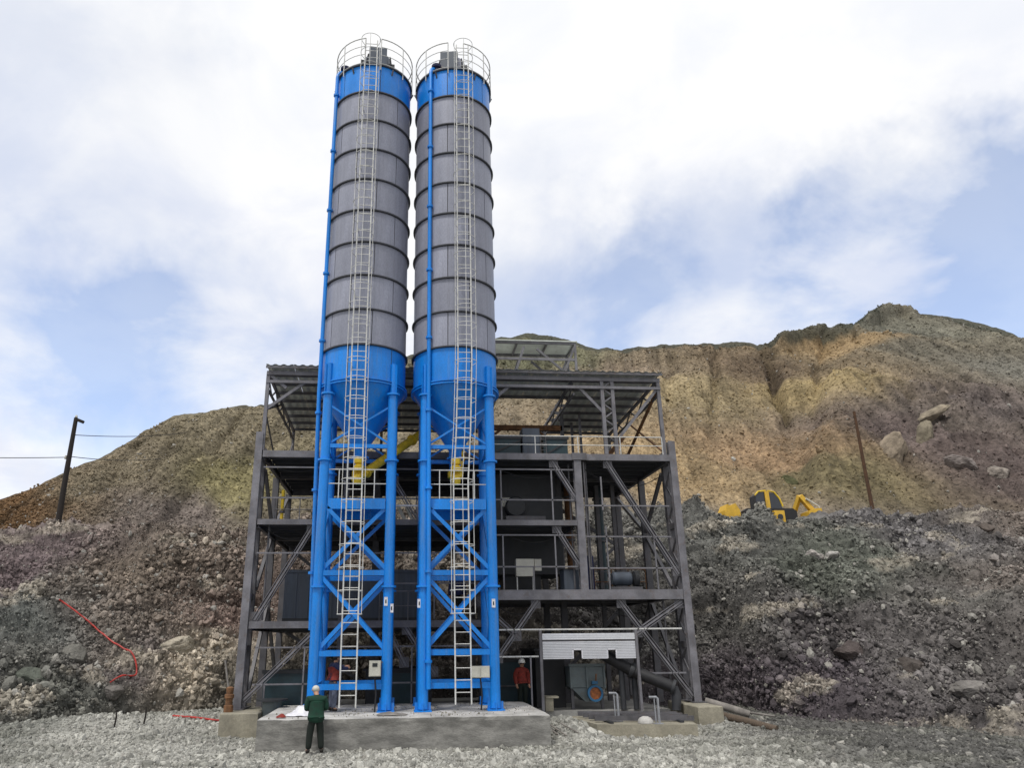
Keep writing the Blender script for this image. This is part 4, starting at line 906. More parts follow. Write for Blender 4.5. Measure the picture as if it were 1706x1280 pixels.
boxthing('discharge_hopper', 'dark hopper box hanging in the lower right deck bay', 'hopper', [('body', 'dark_machine', (3.1, 6.2, 4.2, 6.4, 4.4, 6.0)), ('chute', 'dark_machine', (3.9, 5.3, 4.4, 6.0, 3.7, 4.4))])
t = boxthing('control_cabinet', 'pale control cabinet on legs on the lower right deck', 'cabinet', [('case', 'pale_box', (4.05, 4.72, 2.5, 2.8, 4.2, 4.82)), ('side_case', 'pale_box', (4.75, 5.0, 2.55, 2.8, 4.4, 4.82))])
for x in (4.09, 4.68): MB().box(x - .02, x + .02, 2.6, 2.64, 3.67, 4.19).build('leg', 'galvanised', t)
boxthing('water_tank', 'purplish grey sheet metal box beside the middle column on the lower right deck', 'tank', [('shell', 'blue_grey', (5.75, 6.3, 2.2, 2.9, 3.67, 4.4)), ('lid', 'dark_machine', (5.72, 6.33, 2.17, 2.93, 4.401, 4.44))])
boxthing('tarpaulin_screen', 'navy blue upright sheet right of the middle column on the lower right deck', 'tarpaulin', [('sheet', 'cloth_navy', (6.62, 6.9, 2.3, 2.36, 3.67, 4.9)), ('frame', 'dark_steel', (6.6, 6.92, 2.37, 2.4, 4.88, 4.93))])
pv = thing('pump_unit', (8.2, 3.2, 3.67), 'small purple grey pump unit on the right hand deck', 'pump')
MB().lathe([(.2, 7.8), (.25, 7.85), (.25, 8.5), (.2, 8.55)], c=(0, 3.2, 4.15), n=16, axis='x').build('motor', 'blue_grey', pv, True); MB().box(7.7, 8.9, 3.0, 3.4, 3.67, 3.85).build('skid', 'dark_steel', pv); MB().lathe([(.18, 8.6), (.3, 8.65), (.3, 8.8), (.18, 8.85)], c=(0, 3.2, 4.15), n=16, axis='x').build('housing', 'dark_machine', pv, True)
for x, y, za, zb_, rr, lb in ((7.1, 6.8, 3.7, 8.4, .17, 'dark down pipe standing at the back of the right bay, nearest the middle column'), (8.55, 7.2, 3.7, 8.4, .2, 'thick dark down pipe in the middle of the right bay')):
    t = thing('down_pipe', (x, y, za), lb, 'pipe', 'dark pipes in the right bay')
    MB().tube([(x, y, za), (x, y, zb_)], rr, 12).build('pipe_wall', 'rust' if rr < .18 else 'teal_dark', t, True)
    for z in (za + .6, (za + zb_) / 2, zb_ - .5): MB().tube([(x, y, z - .04), (x, y, z + .04)], rr + .07, 12).build('pipe_flange', 'dark_steel', t, True)
# lower storey
boxthing('settling_tank', 'dark teal steel tank on the ground left of the left silo', 'tank', [('shell', 'teal_dark', (-4.75, -3.0, 2.3, 4.4, -.3, 1.05)), ('rim', 'dark_machine', (-4.8, -2.95, 2.25, 2.295, .98, 1.1))])
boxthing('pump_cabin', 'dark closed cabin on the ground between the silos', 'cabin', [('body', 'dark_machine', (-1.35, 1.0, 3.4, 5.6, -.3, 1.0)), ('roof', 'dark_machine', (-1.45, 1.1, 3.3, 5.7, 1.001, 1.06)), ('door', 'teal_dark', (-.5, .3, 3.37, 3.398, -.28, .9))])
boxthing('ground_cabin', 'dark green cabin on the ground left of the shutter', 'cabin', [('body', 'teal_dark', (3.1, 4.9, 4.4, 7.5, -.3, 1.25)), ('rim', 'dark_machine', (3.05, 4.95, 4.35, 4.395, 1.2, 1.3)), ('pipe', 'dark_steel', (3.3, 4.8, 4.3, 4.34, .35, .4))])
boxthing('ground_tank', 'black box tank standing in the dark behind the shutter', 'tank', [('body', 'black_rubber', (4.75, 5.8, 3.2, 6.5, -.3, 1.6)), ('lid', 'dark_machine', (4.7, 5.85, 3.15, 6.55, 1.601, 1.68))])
boxthing('step_block', 'small concrete coloured bench left of the shutter opening', 'bench', [('top', 'concrete_warm', (4.83, 5.28, 1.9, 2.4, .1, .16)), ('base', 'concrete_warm', (4.83, 5.1, 1.95, 2.35, -.31, .098))])

# roller shutter
sh = thing('roller_shutter', (6.35, 1.66, 1.3), 'white half open roller shutter with two square notches in its lower edge', 'shutter')
yS = 1.60
XA, XB_, = 4.74, 8.0
zc = 2.22
for x in (4.68, 8.06): MB().box(x - .045, x + .045, yS - .03, yS + .09, -.31, 2.30).build('guide_rail', 'steel_mid', sh)
hb = MB().box(XA, XB_, yS - .02, yS + .26, 1.985, 2.19).build('shutter_box', 'white_sheet', sh); 
for k in range(3): MB().box(XA, XB_, yS - .032, yS - .022, 1.99 + k * .068, 1.99 + k * .068 + .05).build('box_rib', 'white_sheet', hb)
MB().box(XA, XB_, yS + .0, yS + .03, 1.94, 1.982).build('box_gap', 'dark_steel', sh)
notch = ((5.79, 6.11), (7.0, 7.31))
z = 1.93; k = 0
while z > 1.38:
    z0, z1 = z - .052, z - .006
    segs = [(XA, XB_)] if z0 > 1.64 else [(XA, notch[0][0]), (notch[0][1], notch[1][0]), (notch[1][1], XB_)]
    for xa, xb in segs:
        mb = MB(); mb.prism([(0, 0)] * 0 + [(xa, z0), (xb, z0), (xb, z1), (xa, z1)], yS - .008, yS + .012); mb.box(xa, xb, yS - .02, yS - .009, z0 + .008, z1 - .012); mb.build('slat', 'white_sheet', sh)
    z -= .052
for (a, b) in notch:
    for x in (a, b): MB().box(x - .02, x + .02, yS - .024, yS + .014, 1.372, 1.65).build('notch_trim', 'plastic_white', sh)
    MB().box(a + .021, b - .021, yS - .024, yS + .014, 1.645, 1.672).build('notch_trim', 'plastic_white', sh)

# weighing hopper with round blue valve
hp = thing('weigh_hopper', (6.45, 2.6, -.3), 'grey steel hopper with round blue framed orange valve under the shutter', 'hopper')
MB().box(5.85, 6.36, 2.3, 3.4, .40, 1.08).build('wall_panel', 'hopper_steel', hp); MB().box(6.42, 6.98, 2.3, 3.4, .40, 1.08).build('wall_panel', 'hopper_steel', hp)
for x in (5.82, 6.39, 7.01): MB().box(x - .03, x + .03, 2.24, 2.298, .38, 1.1).build('rib', 'hopper_steel', hp)
MB().box(5.76, 7.06, 2.22, 2.3, 1.102, 1.18).build('rim', 'hopper_steel', hp)
MB().prism([(5.85, .38), (7.0, .38), (6.75, -.05), (6.3, -.05)], 2.32, 3.3).build('lower_cone', 'hopper_steel', hp)
MB().lathe([(.20, 2.10), (.27, 2.10), (.27, 2.2), (.20, 2.2), (.20, 2.10)], c=(6.62, 0, .22), n=28, axis='y', cap=False).build('valve_ring', 'ring_blue', hp, True)
MB().lathe([(.0, 2.15), (.2, 2.15)], c=(6.62, 0, .22), n=28, axis='y', cap=False).build('valve_disc', 'orange_disc', hp)
MB().box(6.52, 6.72, 2.1, 2.22, .52, .62).build('valve_bracket', 'ring_blue', hp); MB().tube([(6.66, 2.12, .62), (6.68, 2.1, .85)], .03, 8).build('handle', 'rust', hp)
for x in (5.9, 6.95): MB().box(x - .05, x + .05, 2.5, 2.6, -.3, .38).build('leg', 'dark_steel', hp)
# black delivery pipe
dp = thing('delivery_pipe', (8.2, 1.3, .5), 'thick black pipe sloping down to the right from under the shutter', 'pipe')
for (p, q) in (((6.75, 2.1, 1.62), (7.9, 1.9, .95)), ((7.9, 1.9, .95), (9.15, 1.4, .42))):
    MB().tube([p, q], .2, 16).build('pipe_length', 'black_rubber', dp, True)
    d_ = (Vector(q) - Vector(p)).normalized() * .05
    for e in (p, q): MB().tube([Vector(e) - d_, Vector(e) + d_], .26, 16).build('pipe_flange', 'dark_machine', dp, True)
MB().tube([(9.15, 1.4, .42), (9.22, 1.35, .2), (9.15, 1.3, -.3)], .16, 12).build('elbow', 'dark_machine', dp, True)
for x in (7.55, 8.0): MB().tube([(x, 2.0, 1.1 if x < 7.8 else .8), (x, 2.0, -.3)], .1, 10).build('support', 'dark_machine', dp, True)
# skid rails on the pad
sk = thing('rail_skid', (7.3, .4, -.45), 'dark steel skid rails lying on the pad before the shutter', 'skid')
for k in range(4):
    MB().bar((5.75 + k * .05, 1.2 - k * .55, -.33), (9.0, .9 - k * .5, -.36), .1, .14).build('rail', 'dark_steel', sk)
for x in (6.3, 7.4, 8.5): MB().bar((x, 1.4, -.415), (x, -.95, -.415), .12, .06).build('sleeper', 'dark_machine', sk)
for x, y, hh, lb in ((6.72, -.25, .82, 'bent grey pipe stand in front of the hopper'), (7.72, -1.15, .75, 'bent grey pipe stand at the front edge of the pad')):
    t = thing('pipe_stand', (x, y, -.45), lb, 'pipe stand', 'pipe stands on the pad')
    MB().tube([(x, y, -.45), (x, y, -.45 + hh * .95), (x - .04, y, -.45 + hh), (x - .25, y + .05, -.45 + hh)], .035, 8).build('pipe', 'pipe_grey', t, True)
    MB().tube([(x - .1, y + .02, -.45), (x - .1, y + .02, -.45 + hh - .03)], .02, 8).build('brace_tube', 'pipe_grey', t, True); MB().box(x - .18, x + .1, y - .1, y + .1, -.448, -.43).build('foot_plate', 'pipe_grey', t)
mb = MB(); mb.lathe([(.24, -.44), (.23, -.36), (.17, -.29), (.08, -.25)], c=(7.35, -.95, 0), n=18); solo(mb, 'lid', 'concrete_dusty', 'pale domed lid lying on the pad beside the skid rails', 'lid', smooth=True)

# ------------------------------------------------------------------ people
def skin(name, verts, edges, radii, material, parent, root=0, sub=1):
    me = bpy.data.meshes.new(name); me.from_pydata([tuple(v) for v in verts], edges, [])
    o = bpy.data.objects.new(name + '_tmp', me); COL.objects.link(o)
    md = o.modifiers.new('skin', 'SKIN'); md.use_smooth_shade = True
    sv = me.skin_vertices[0].data
    for i, r_ in enumerate(radii):
        sv[i].radius = r_ if isinstance(r_, tuple) else (r_, r_); sv[i].use_root = (i == root)
    s2 = o.modifiers.new('sub', 'SUBSURF'); s2.levels = s2.render_levels = sub
    dg = bpy.context.evaluated_depsgraph_get(); ev = o.evaluated_get(dg)
    m2 = bpy.data.meshes.new_from_object(ev); m2.name = name; m2.materials.clear(); m2.materials.append(MATS[material])
    m2.polygons.foreach_set('use_smooth', [True] * len(m2.polygons))
    bpy.data.objects.remove(o); bpy.data.meshes.remove(me)
    r = put(name, m2, parent); r.location = (0, 0, 0); return r
def person(loc, yaw, label, H=1.62, stoop=.0, arms=None, legs=None, head=(0, 0), torso='cloth_red', leg='denim', helmet=None, coat_len=.78, vest=None, hair='hair', bulk=1.0, group='workers at the plant'):
    t = thing('person', loc, label, 'person', group); ORG[t.name] = (0, 0, 0); k = H / 1.62
    def V(x, y, z): return Vector((x, y, z)) * k
    sh = lambda z: -stoop * max(0, z - .9) ** 1.3
    pel, bel, che, nek = V(0, 0, .86), V(0, sh(1.02), 1.02), V(0, sh(1.22), 1.22), V(0, sh(1.36), 1.36)
    h1 = V(head[0] * .4, sh(1.42) - .02 + head[1] * .5, 1.435); h2 = V(head[0], sh(1.5) - .02 + head[1], 1.53)
    legs = legs or (((.09, 0, .82), (.105, -.02, .46), (.11, .02, .09), (.13, -.13, .045)), ((-.09, 0, .82), (-.105, -.02, .46), (-.11, .02, .09), (-.13, -.13, .045)))
    arms = arms or (((.2, 0, 1.30), (.25, .02, 1.04), (.24, -.08, .82)), ((-.2, 0, 1.30), (-.25, .02, 1.04), (-.24, -.08, .82)))
    verts = [pel, bel, che, nek, h1, h2]; ed = [(0, 1), (1, 2), (2, 3), (3, 4), (4, 5)]; rad = [(.095 * k, .07 * k), (.085 * k, .065 * k), (.10 * k, .07 * k), .05 * k, .078 * k, .085 * k]
    for lg in legs:
        b = len(verts)
        for i, (p, r_) in enumerate(zip(lg, (.085, .06, .042, .038))):
            verts.append(V(*p)); rad.append(r_ * k); ed.append((0 if i == 0 else b + i - 1, b + i))
    for am in arms:
        b = len(verts)
        for i, (p, r_) in enumerate(zip(am, (.058, .042, .03))):
            verts.append(V(*p) + Vector((0, sh(p[2] if p[2] > 1.2 else .9), 0))); rad.append(r_ * k); ed.append((2 if i == 0 else b + i - 1, b + i))
        d = (V(*am[2]) - V(*am[1])).normalized(); side = d.cross(Vector((0, 1, .2))).normalized(); wr = b + 2
        verts.append(verts[wr] + d * .06 * k); rad.append((.036 * k, .018 * k)); ed.append((wr, wr + 1)); pm = wr + 1; inw = Vector((0, -1, 0)) if abs(d.y) < .8 else Vector((0, 0, -1))
        for fi, (sp, ln) in enumerate(((-.030, .062), (-.010, .072), (.010, .068), (.029, .052))):
            i0 = len(verts); base = verts[pm] + side * sp * k + d * .022 * k
            verts += [base, base + d * ln * .55 * k + inw * .008, base + d * ln * .85 * k + inw * .03]; rad += [.0095 * k, .0085 * k, .007 * k]; ed += [(pm, i0), (i0, i0 + 1), (i0 + 1, i0 + 2)]
        i0 = len(verts); th = verts[wr] + d * .03 * k - side * .035 * k
        verts += [th, th + (d * .6 - side * .7 + inw * .4).normalized() * .045 * k]; rad += [.011 * k, .009 * k]; ed += [(wr, i0), (i0, i0 + 1)]
    skin('body', verts, ed, rad, 'skin', t)
    # trousers and boots
    tv, te, tr = [pel + V(0, 0, .10), pel - V(0, 0, .02)], [(0, 1)], [(.16 * k, .125 * k), (.165 * k, .125 * k)]
    for lg in legs:
        b = len(tv)
        for i, (p, r_) in enumerate(zip(lg[:3], (.115, .095, .08))):
            tv.append(V(*p)); tr.append(r_ * k); te.append((1 if i == 0 else b + i - 1, b + i))
    skin('trousers', tv, te, tr, leg, t)
    for lg in legs:
        a, b_ = V(*lg[2]), V(*lg[3]); skin('boot', [a + V(0, .02, .03), a - V(0, -.03, .04), b_], [(0, 1), (1, 2)], [.06 * k, .052 * k, .047 * k], 'boot', t)
    # jacket
    hem = V(0, 0, coat_len); up = V(0, sh(1.31), 1.31)
    jv, je, jr = [hem, V(0, 0, (coat_len + 1.02) / 2), bel, che, up, nek], [(0, 1), (1, 2), (2, 3), (3, 4), (4, 5)], [(.195 * k * bulk, .15 * k * bulk), (.19 * k * bulk, .145 * k * bulk), (.18 * k * bulk, .14 * k * bulk), (.20 * k * bulk, .145 * k * bulk), (.17 * k * bulk, .12 * k * bulk), .075 * k]
    for am in arms:
        b = len(jv)
        for i, (p, r_) in enumerate(zip(am, (.095, .075, .058))):
            jv.append(V(*p) + Vector((0, sh(p[2] if p[2] > 1.2 else .9), 0))); jr.append(r_ * k); je.append((4 if i == 0 else b + i - 1, b + i))
    jk = skin('jacket', jv, je, jr, torso, t, 2, 2)
    jc = np.array([v.co[:] for v in jk.data.vertices]); jn = np.array([v.normal[:] for v in jk.data.vertices]); jc += jn * (ridged(jc * np.array([5, 5, 9]), 3, int(abs(loc[0]) * 10)) * .016)[:, None]
    jk.data.vertices.foreach_set('co', jc.astype(np.float32).ravel()); jk.data.update()
    if vest:
        skin('vest', [bel - V(0, 0, .1), bel + V(0, 0, .05), che, up - V(0, 0, .02)], [(0, 1), (1, 2), (2, 3)], [(.17 * k, .14 * k), (.195 * k, .155 * k), (.215 * k, .16 * k), (.17 * k, .13 * k)], vest, t, 1)
    MB().lathe([(.085, -.02), (.095, .01), (.085, .035)], c=nek, n=14, cap=False).build('collar', torso, t, True)
    c = (h1 + h2) / 2 + V(0, 0, .02)
    fdir = -1
    MB().ell(c + V(0, fdir * .098, -.01), (.014 * k, .022 * k, .026 * k), 8, 5).build('nose', 'skin', t, True)
    for s_ in (-1, 1):
        MB().ell(c + V(s_ * .033, fdir * .085, .02), (.012 * k, .01 * k, .008 * k), 8, 5).build('eye', 'hair', t, True); MB().ell(c + V(s_ * .092, .0, .0), (.012 * k, .025 * k, .035 * k), 8, 5).build('ear', 'skin', t, True)
    MB().ell(c + V(0, fdir * .085, -.058), (.026 * k, .012 * k, .008 * k), 8, 5).build('mouth', 'cloth_red', t, True)
    if hair: MB().ell(c + V(0, .018, .03), (.096 * k, .095 * k, .088 * k), 12, 8).build('hair' if hair == 'hair' else 'cap', hair, t, True)
    if helmet:
        hm = MB().lathe([(.118, 0), (.120, .03), (.108, .085), (.075, .125), (.0, .142)], c=c + V(0, .005, .035), n=18, cap=False).lathe([(.118, -.004), (.140, -.012), (.140, -.004), (.118, .006)], c=c + V(0, -.012, .035), n=18, cap=False)
        hm.build('helmet', helmet, t, True)
    t.rotation_euler = (0, 0, yaw); return t
wide = (((.10, 0, .82), (.14, .0, .46), (.16, .03, .09), (.21, -.11, .045)), ((-.10, 0, .82), (-.13, -.02, .46), (-.17, .02, .09), (-.20, -.12, .045)))
front_arms = (((.2, 0, 1.29), (.27, -.06, 1.05), (.10, -.26, 1.05)), ((-.2, 0, 1.29), (-.27, -.06, 1.05), (-.08, -.28, 1.08)))
person((-2.36, -3.32, -.79), R(188), 'person in long dark green coat standing on the gravel, back turned, head bowed', 1.66, .22, front_arms, wide, (.05, -.10), 'coat_green', 'trousers_dark', None, .70, hair='pale_box', bulk=1.15)
person((-2.16, -.72, .01), R(120), 'person in red vest and grey jeans working at the left silo legs', 1.60, .10, (((.2, 0, 1.30), (.24, -.2, 1.2), (.12, -.42, 1.26)), ((-.2, 0, 1.30), (-.24, -.18, 1.18), (-.12, -.40, 1.22))), None, (0, -.03), 'cloth_navy', 'denim', None, .84, 'cloth_red')
person((4.18, 2.85, -.31), R(15), 'person in red jacket and white helmet standing left of the roller shutter', 1.62, .03, None, None, (0, 0), 'cloth_red', 'trousers_dark', 'helmet_white', .84)
person((1.86, 2.35, 2.66), R(-10), 'person in dark clothes and white helmet on the low deck behind the right ladder', 1.66, .05, None, None, (0, -.02), 'cloth_navy', 'trousers_dark', 'helmet_white', .82)

# ------------------------------------------------------------------ things lying about
t = thing('drum', (-4.25, 1.3, -.6), 'grey drum with dark rim behind the left end of the foundation slab', 'drum')
MB().lathe([(.3, -.62), (.31, -.3), (.3, .0), (.3, .18)], c=(-4.25, 1.3, 0), n=24).build('shell', 'hopper_steel', t, True); MB().lathe([(.3, .18), (.5, .2), (.5, .25), (.28, .25)], c=(-4.25, 1.3, 0), n=24).build('rim', 'dark_machine', t, True)
t = thing('valve_post', (-5.5, 1.0, -.09), 'rust brown collared post standing on the left concrete block', 'post')
MB().lathe([(.15, -.09), (.15, .1), (.11, .12), (.11, .3), (.15, .32), (.15, .42), (.1, .44), (.12, .62), (.05, .66)], c=(-5.55, .95, 0), n=16).build('post_body', 'rust', t, True)
MB().tube([(-5.6, .95, .6), (-5.7, 1.0, 1.0), (-5.82, 1.1, 1.45)], .03, 7).build('pale_rod', 'grey_wood', t, True)
def cloth_heap(name, x, y, z, sx, sy, hh, material, label, cat, seed):
    n_ = 22; vs = []; fs2 = []
    for j in range(n_):
        for i in range(n_):
            a, b = i / (n_ - 1) * 2 - 1, j / (n_ - 1) * 2 - 1; rr = math.hypot(a, b)
            vs.append([x + a * sx * (1 - .12 * abs(b)), y + b * sy * (1 - .12 * abs(a)), max(0, 1 - rr ** 2 * .9)])
    vv_ = np.array(vs); nz_ = fbm(np.stack([vv_[:, 0] * 4, vv_[:, 1] * 4, 0 * vv_[:, 0] + seed], -1), 3, seed)
    vv_[:, 2] = z + .006 + vv_[:, 2] * hh * (.65 + .7 * nz_)
    for j in range(n_ - 1):
        for i in range(n_ - 1): a = j * n_ + i; fs2.append((a, a + 1, a + n_ + 1, a + n_))
    mb = MB(); mb._add([tuple(v) for v in vv_], fs2); solo(mb, name, material, label, cat, smooth=True)
cloth_heap('plastic_sheet', -2.95, -1.75, .01, .42, .4, .30, 'plastic_white', 'crumpled white plastic sheet on the slab left of the silo', 'plastic sheet', 3)
cloth_heap('cloth_bundle', -3.42, -2.35, .01, .14, .12, .16, 'cloth_red', 'small red cloth bundle on the left corner of the slab', 'cloth', 5)
cloth_heap('cable_heap', -.35, -2.1, .01, .45, .28, .10, 'grey_wood', 'low heap of dusty cable on the slab between the silos', 'cable heap', 8)
for (x, y, dx, dy, dz, lb) in ((4.35, -1.9, .75, 1.0, .42, 'thin steel bar leaning across the stones, nearest the slab'), (4.55, -2.2, .8, 1.0, .36, 'second thin steel bar lying on the stones beside the slab'), (4.95, -2.1, .55, .6, .2, 'short thin steel bar at the foot of the stone heap')):
    z0 = float(ground_h(np.array([[x, y, 0]]))[0]) + .06
    solo(MB().tube([(x + dx * .1, y, z0), (x - dx * .6, y + dy, z0 + dz)], .022, 6), 'steel_bar', 'grey_wood', lb, 'steel bar', 'bars in the stone heap', True)

HOSE = [(-14.57, 8.38), (-13.32, 8.41), (-12.52, 8.28), (-11.5, 7.87), (-10.75, 7.64), (-10.53, 7.44), (-10.8, 6.7), (-11.27, 6.43)]
BOULDERS = [  # x, y, half sizes, seed, colour, label, lean
    (41.99, 33.9, (1.25, 1.1, 2.15), 3, (140, 128, 112), 'big pale egg shaped boulder leaning on the right slope', .55),
    (46.14, 35.54, (.75, .9, 2.5), 5, (128, 120, 104), 'tall narrow pale slab of rock beside the egg shaped boulder', .35),
    (50.09, 39.32, (3.0, 1.2, .75), 8, (136, 126, 110), 'long flat pale ledge above the egg shaped boulder', -.45),
    (45.68, 30.99, (1.3, 1.0, .8), 9, (130, 122, 118), 'grey purple rock below the pale narrow slab', .3),
    (47.74, 29.82, (1.1, .8, .7), 12, (138, 130, 122), 'pale brown rock at the far right of the slope', -.2),
    (31.89, 33.25, (.9, .8, .6), 15, (92, 92, 66), 'mossy dark rock on the slope above the excavator arm', .1),
    (17.35, 4.1, (.75, .6, .5), 21, (88, 80, 78), 'dark brown rounded rock low in the right bank', .3),
    (18.57, 2.66, (.62, .55, .62), 24, (84, 78, 74), 'dark upright rock low in the right bank, beside the rounded one', -.2),
    (19.1, 0.29, (.8, .5, .35), 27, (128, 124, 120), 'flat pale rock at the foot of the right bank', .1),
    (19.88, 10.09, (.45, .4, .28), 30, (165, 160, 155), 'pale angular rock near the top of the right bank', .2),
    (20.47, 9.69, (.42, .35, .2), 31, (160, 157, 152), 'thin pale rock near the top of the right bank, beside the angular one', -.3),
    (-13.62, 5.58, (.7, .6, .4), 34, (96, 100, 92), 'greenish grey rock at the foot of the left bank', .5),
    (-13.02, 7.0, (.6, .5, .5), 36, (120, 118, 112), 'blocky grey rock in the left bank', .3),
    (-11.07, 6.49, (.45, .4, .3), 39, (110, 106, 102), 'small grey rock under the loop of the red hose', .2),
    (-9.84, 9.45, (1.1, .7, .45), 41, (176, 168, 152), 'broad cream coloured rock shelf right of the red hose', -.2),
    (31.34, 12.82, (.6, .5, .35), 44, (100, 92, 86), 'dark flat rock at the upper right of the bank', .1),
]
# hoses
def drape(pts, r, nm, material, label, cat, off=.05):
    P_ = []
    for (x, y) in pts: P_.append((x, y))
    xs_, ys_ = np.array(P_).T; tt = np.linspace(0, len(P_) - 1, 60); X = np.interp(tt, range(len(P_)), xs_); Y = np.interp(tt, range(len(P_)), ys_)
    k_ = np.hanning(15)[1:-1]; k_ /= k_.sum(); Xp = np.pad(X, 6, 'edge'); Yp = np.pad(Y, 6, 'edge'); X = np.convolve(Xp, k_, 'valid'); Y = np.convolve(Yp, k_, 'valid')
    Z = []
    for a, b in zip(X, Y):
        dd = (HV[:, 0] - a) ** 2 + (HV[:, 1] - b) ** 2; dd = np.where(vv < 1.05, dd, 1e9); i = np.argsort(dd)[:30]; Z.append(max(float(HV[i, 2].max()), float(ground_h(np.array([[a, b, 0]]))[0])) + off)
    Z = np.convolve(np.pad(Z, 4, 'edge'), np.ones(9) / 9, 'valid')
    return solo(MB().tube(list(zip(X, Y, Z)), r, 8), nm, material, label, cat, smooth=True)
drape(HOSE, .032, 'red_hose', 'red_hose', 'long red hose snaking down the rubble bank on the left', 'hose', .15)
drape([(-8.1, 4.0), (-7.7, 3.9), (-7.2, 3.7), (-6.6, 3.5), (-5.9, 3.4)], .035, 'red_hose', 'red_hose', 'short red hose lying beside the left concrete block', 'hose', .06)
for x, y, hh, lb in ((-9.15, 1.4, .6, 'short dark stake in the gravel, left of the pair'), (-8.4, 1.9, .6, 'short dark stake in the gravel, right of the pair')):
    z0 = float(ground_h(np.array([[x, y, 0]]))[0]) - .1
    solo(MB().tube([(x, y, z0), (x + .04, y, z0 + hh * .6), (x + .02, y, z0 + hh)], [.03, .026, .02], 7), 'stake', 'pole_wood', lb, 'stake', 'stakes by the left bank', True)
for p, q, r_, m_, lb in (((10.3, 1.6, -.05), (11.5, .9, -.42), .13, 'grey_wood', 'thick brown grey pole lying beside the right concrete block, upper of two'), ((10.3, .6, -.38), (11.35, -1.2, -.66), .12, 'wood', 'dark thick pole lying beside the right concrete block, nearest the camera'), ((10.9, 1.2, -.3), (12.4, 1.0, -.5), .035, 'grey_wood', 'thin stick lying across the poles beside the right block')):
    solo(MB().tube([p, Vector(p).lerp(Vector(q), .5) + Vector((0, 0, .01)), q], [r_, r_ * .97, r_ * .9], 10), 'timber_pole', m_, lb, 'pole', 'poles lying beside the right block', True)

# ------------------------------------------------------------------ poles and wires
def pole(x, y, z0, z1, r, m_, label, arm):
    t = thing('utility_pole', (x, y, z0), label, 'utility pole', 'poles on the bench above the bank')
    MB().tube([(x, y, z0 - .6), (x - .02, y, (z0 + z1) / 2), (x, y, z1)], [r, r * .85, r * .65], 10).build('shaft', m_, t, True)
    if arm:
        MB().bar((x - .05, y, z1 - .05), (x + .45, y, z1 - .25), .16, .16).build('cross_arm', m_, t); MB().lathe([(.05, z1), (.08, z1 + .06), (.05, z1 + .16)], c=(x, y, 0), n=10).build('insulator', 'pale_box', t, True)
        MB().lathe([(.05, z1 - 2.4), (.08, z1 - 2.34), (.05, z1 - 2.2)], c=(x - .2, y, 0), n=10).build('insulator', 'pale_box', t, True)
    return t
pole(-18.8, 17, 7.6, 14.2, .17, 'pole_wood', 'dark leaning looking wooden pole on the left above the bank', True)
pole(29.95, 20, 8.2, 16.3, .13, 'pole_brown', 'thin brown pole on the right above the bank', False)
def wire(a, b, sag, label):
    pts = [Vector(a).lerp(Vector(b), i / 20) - Vector((0, 0, sag * 4 * (i / 20) * (1 - i / 20))) for i in range(21)]
    solo(MB().tube(pts, .022, 5), 'overhead_wire', 'cable', label, 'wire', smooth=True)
wire((-18.95, 17, 11.9), (-34, 15, 11.9), .25, 'wire running left from the dark pole, lower attachment')
wire((-18.8, 17, 13.2), (-18.5, 42, 20.5), .3, 'wire running up right from the dark pole top toward the slope')
wire((-18.8, 17, 11.95), (-18.6, 36, 16.6), .3, 'lower wire running right from the dark pole toward the slope')

# ------------------------------------------------------------------ yellow machines on the bench
def bench_z(x, y):
    d2 = (HV[:, 0] - x) ** 2 + (HV[:, 1] - y) ** 2; i = np.argsort(d2)[:6]; return float(HV[i, 2].mean())
x0, y0 = 21.3, 17.5; z0 = bench_z(x0, y0) - .1; zc0 = 8.25
t = thing('excavator', (x0, y0, z0), 'yellow excavator with dark glazed cab standing behind the bank edge', 'excavator')
for s_ in (-1, 1): MB().prism([(x0 - 1.6, z0 + .1), (x0 - 1.4, z0), (x0 + 1.4, z0), (x0 + 1.6, z0 + .1), (x0 + 1.6, z0 + .5), (x0 + 1.4, z0 + .65), (x0 - 1.4, z0 + .65), (x0 - 1.6, z0 + .5)], y0 + s_ * .8 - .22, y0 + s_ * .8 + .22).build('track', 'black_rubber', t)
MB().box(x0 - 1.05, x0 + .85, y0 - 1.0, y0 + 1.1, z0 + .3, zc0 + .55).box(x0 + .1, x0 + .72, y0 - 1.25, y0 - 1.0, zc0 - .1, zc0 + .75).build('body', 'machine_yellow', t)
gp = [(x0 - .72, zc0 + .56), (x0 + .86, zc0 + .56), (x0 + .86, zc0 + .9), (x0 + .7, zc0 + 1.5), (x0 + .42, zc0 + 1.86), (x0 - .48, zc0 + 1.9), (x0 - .7, zc0 + 1.7)]
MB().prism(gp, y0 - .85, y0 - .05).build('cab_glass', 'glass_dark', t)
for pts in ([(x0 - .74, zc0 + 1.7), (x0 - .5, zc0 + 1.93), (x0 - .05, zc0 + 1.98)], [(x0 + .08, zc0 + 1.98), (x0 + .45, zc0 + 1.9), (x0 + .74, zc0 + 1.52), (x0 + .88, zc0 + 1.05)]):
    MB().tube([(x, y0 - .86, z) for x, z in pts], .05, 7).build('roof_rim', 'yellow_paint', t, True)
MB().box(x0 - .15, x0 + .1, y0 - .93, y0 - .86, zc0 + .5, zc0 + 1.94).build('pillar', 'machine_yellow', t)
MB().prism([(x0 - 1.25, zc0 + .3), (x0 - .55, zc0 + .3), (x0 - .6, zc0 + .72), (x0 - .95, zc0 + .78)], y0 - 1.2, y0 - .9).build('fender', 'machine_yellow', t)
MB().lathe([(.1, y0 - 1.3), (.16, y0 - 1.3), (.16, y0 - 1.22)], c=(x0 + .42, 0, zc0 + .38), n=14, axis='y').build('lamp', 'dark_machine', t, True)
x1, y1 = 23.95, 17.0; z1 = bench_z(x1, y1); zb1 = 8.45
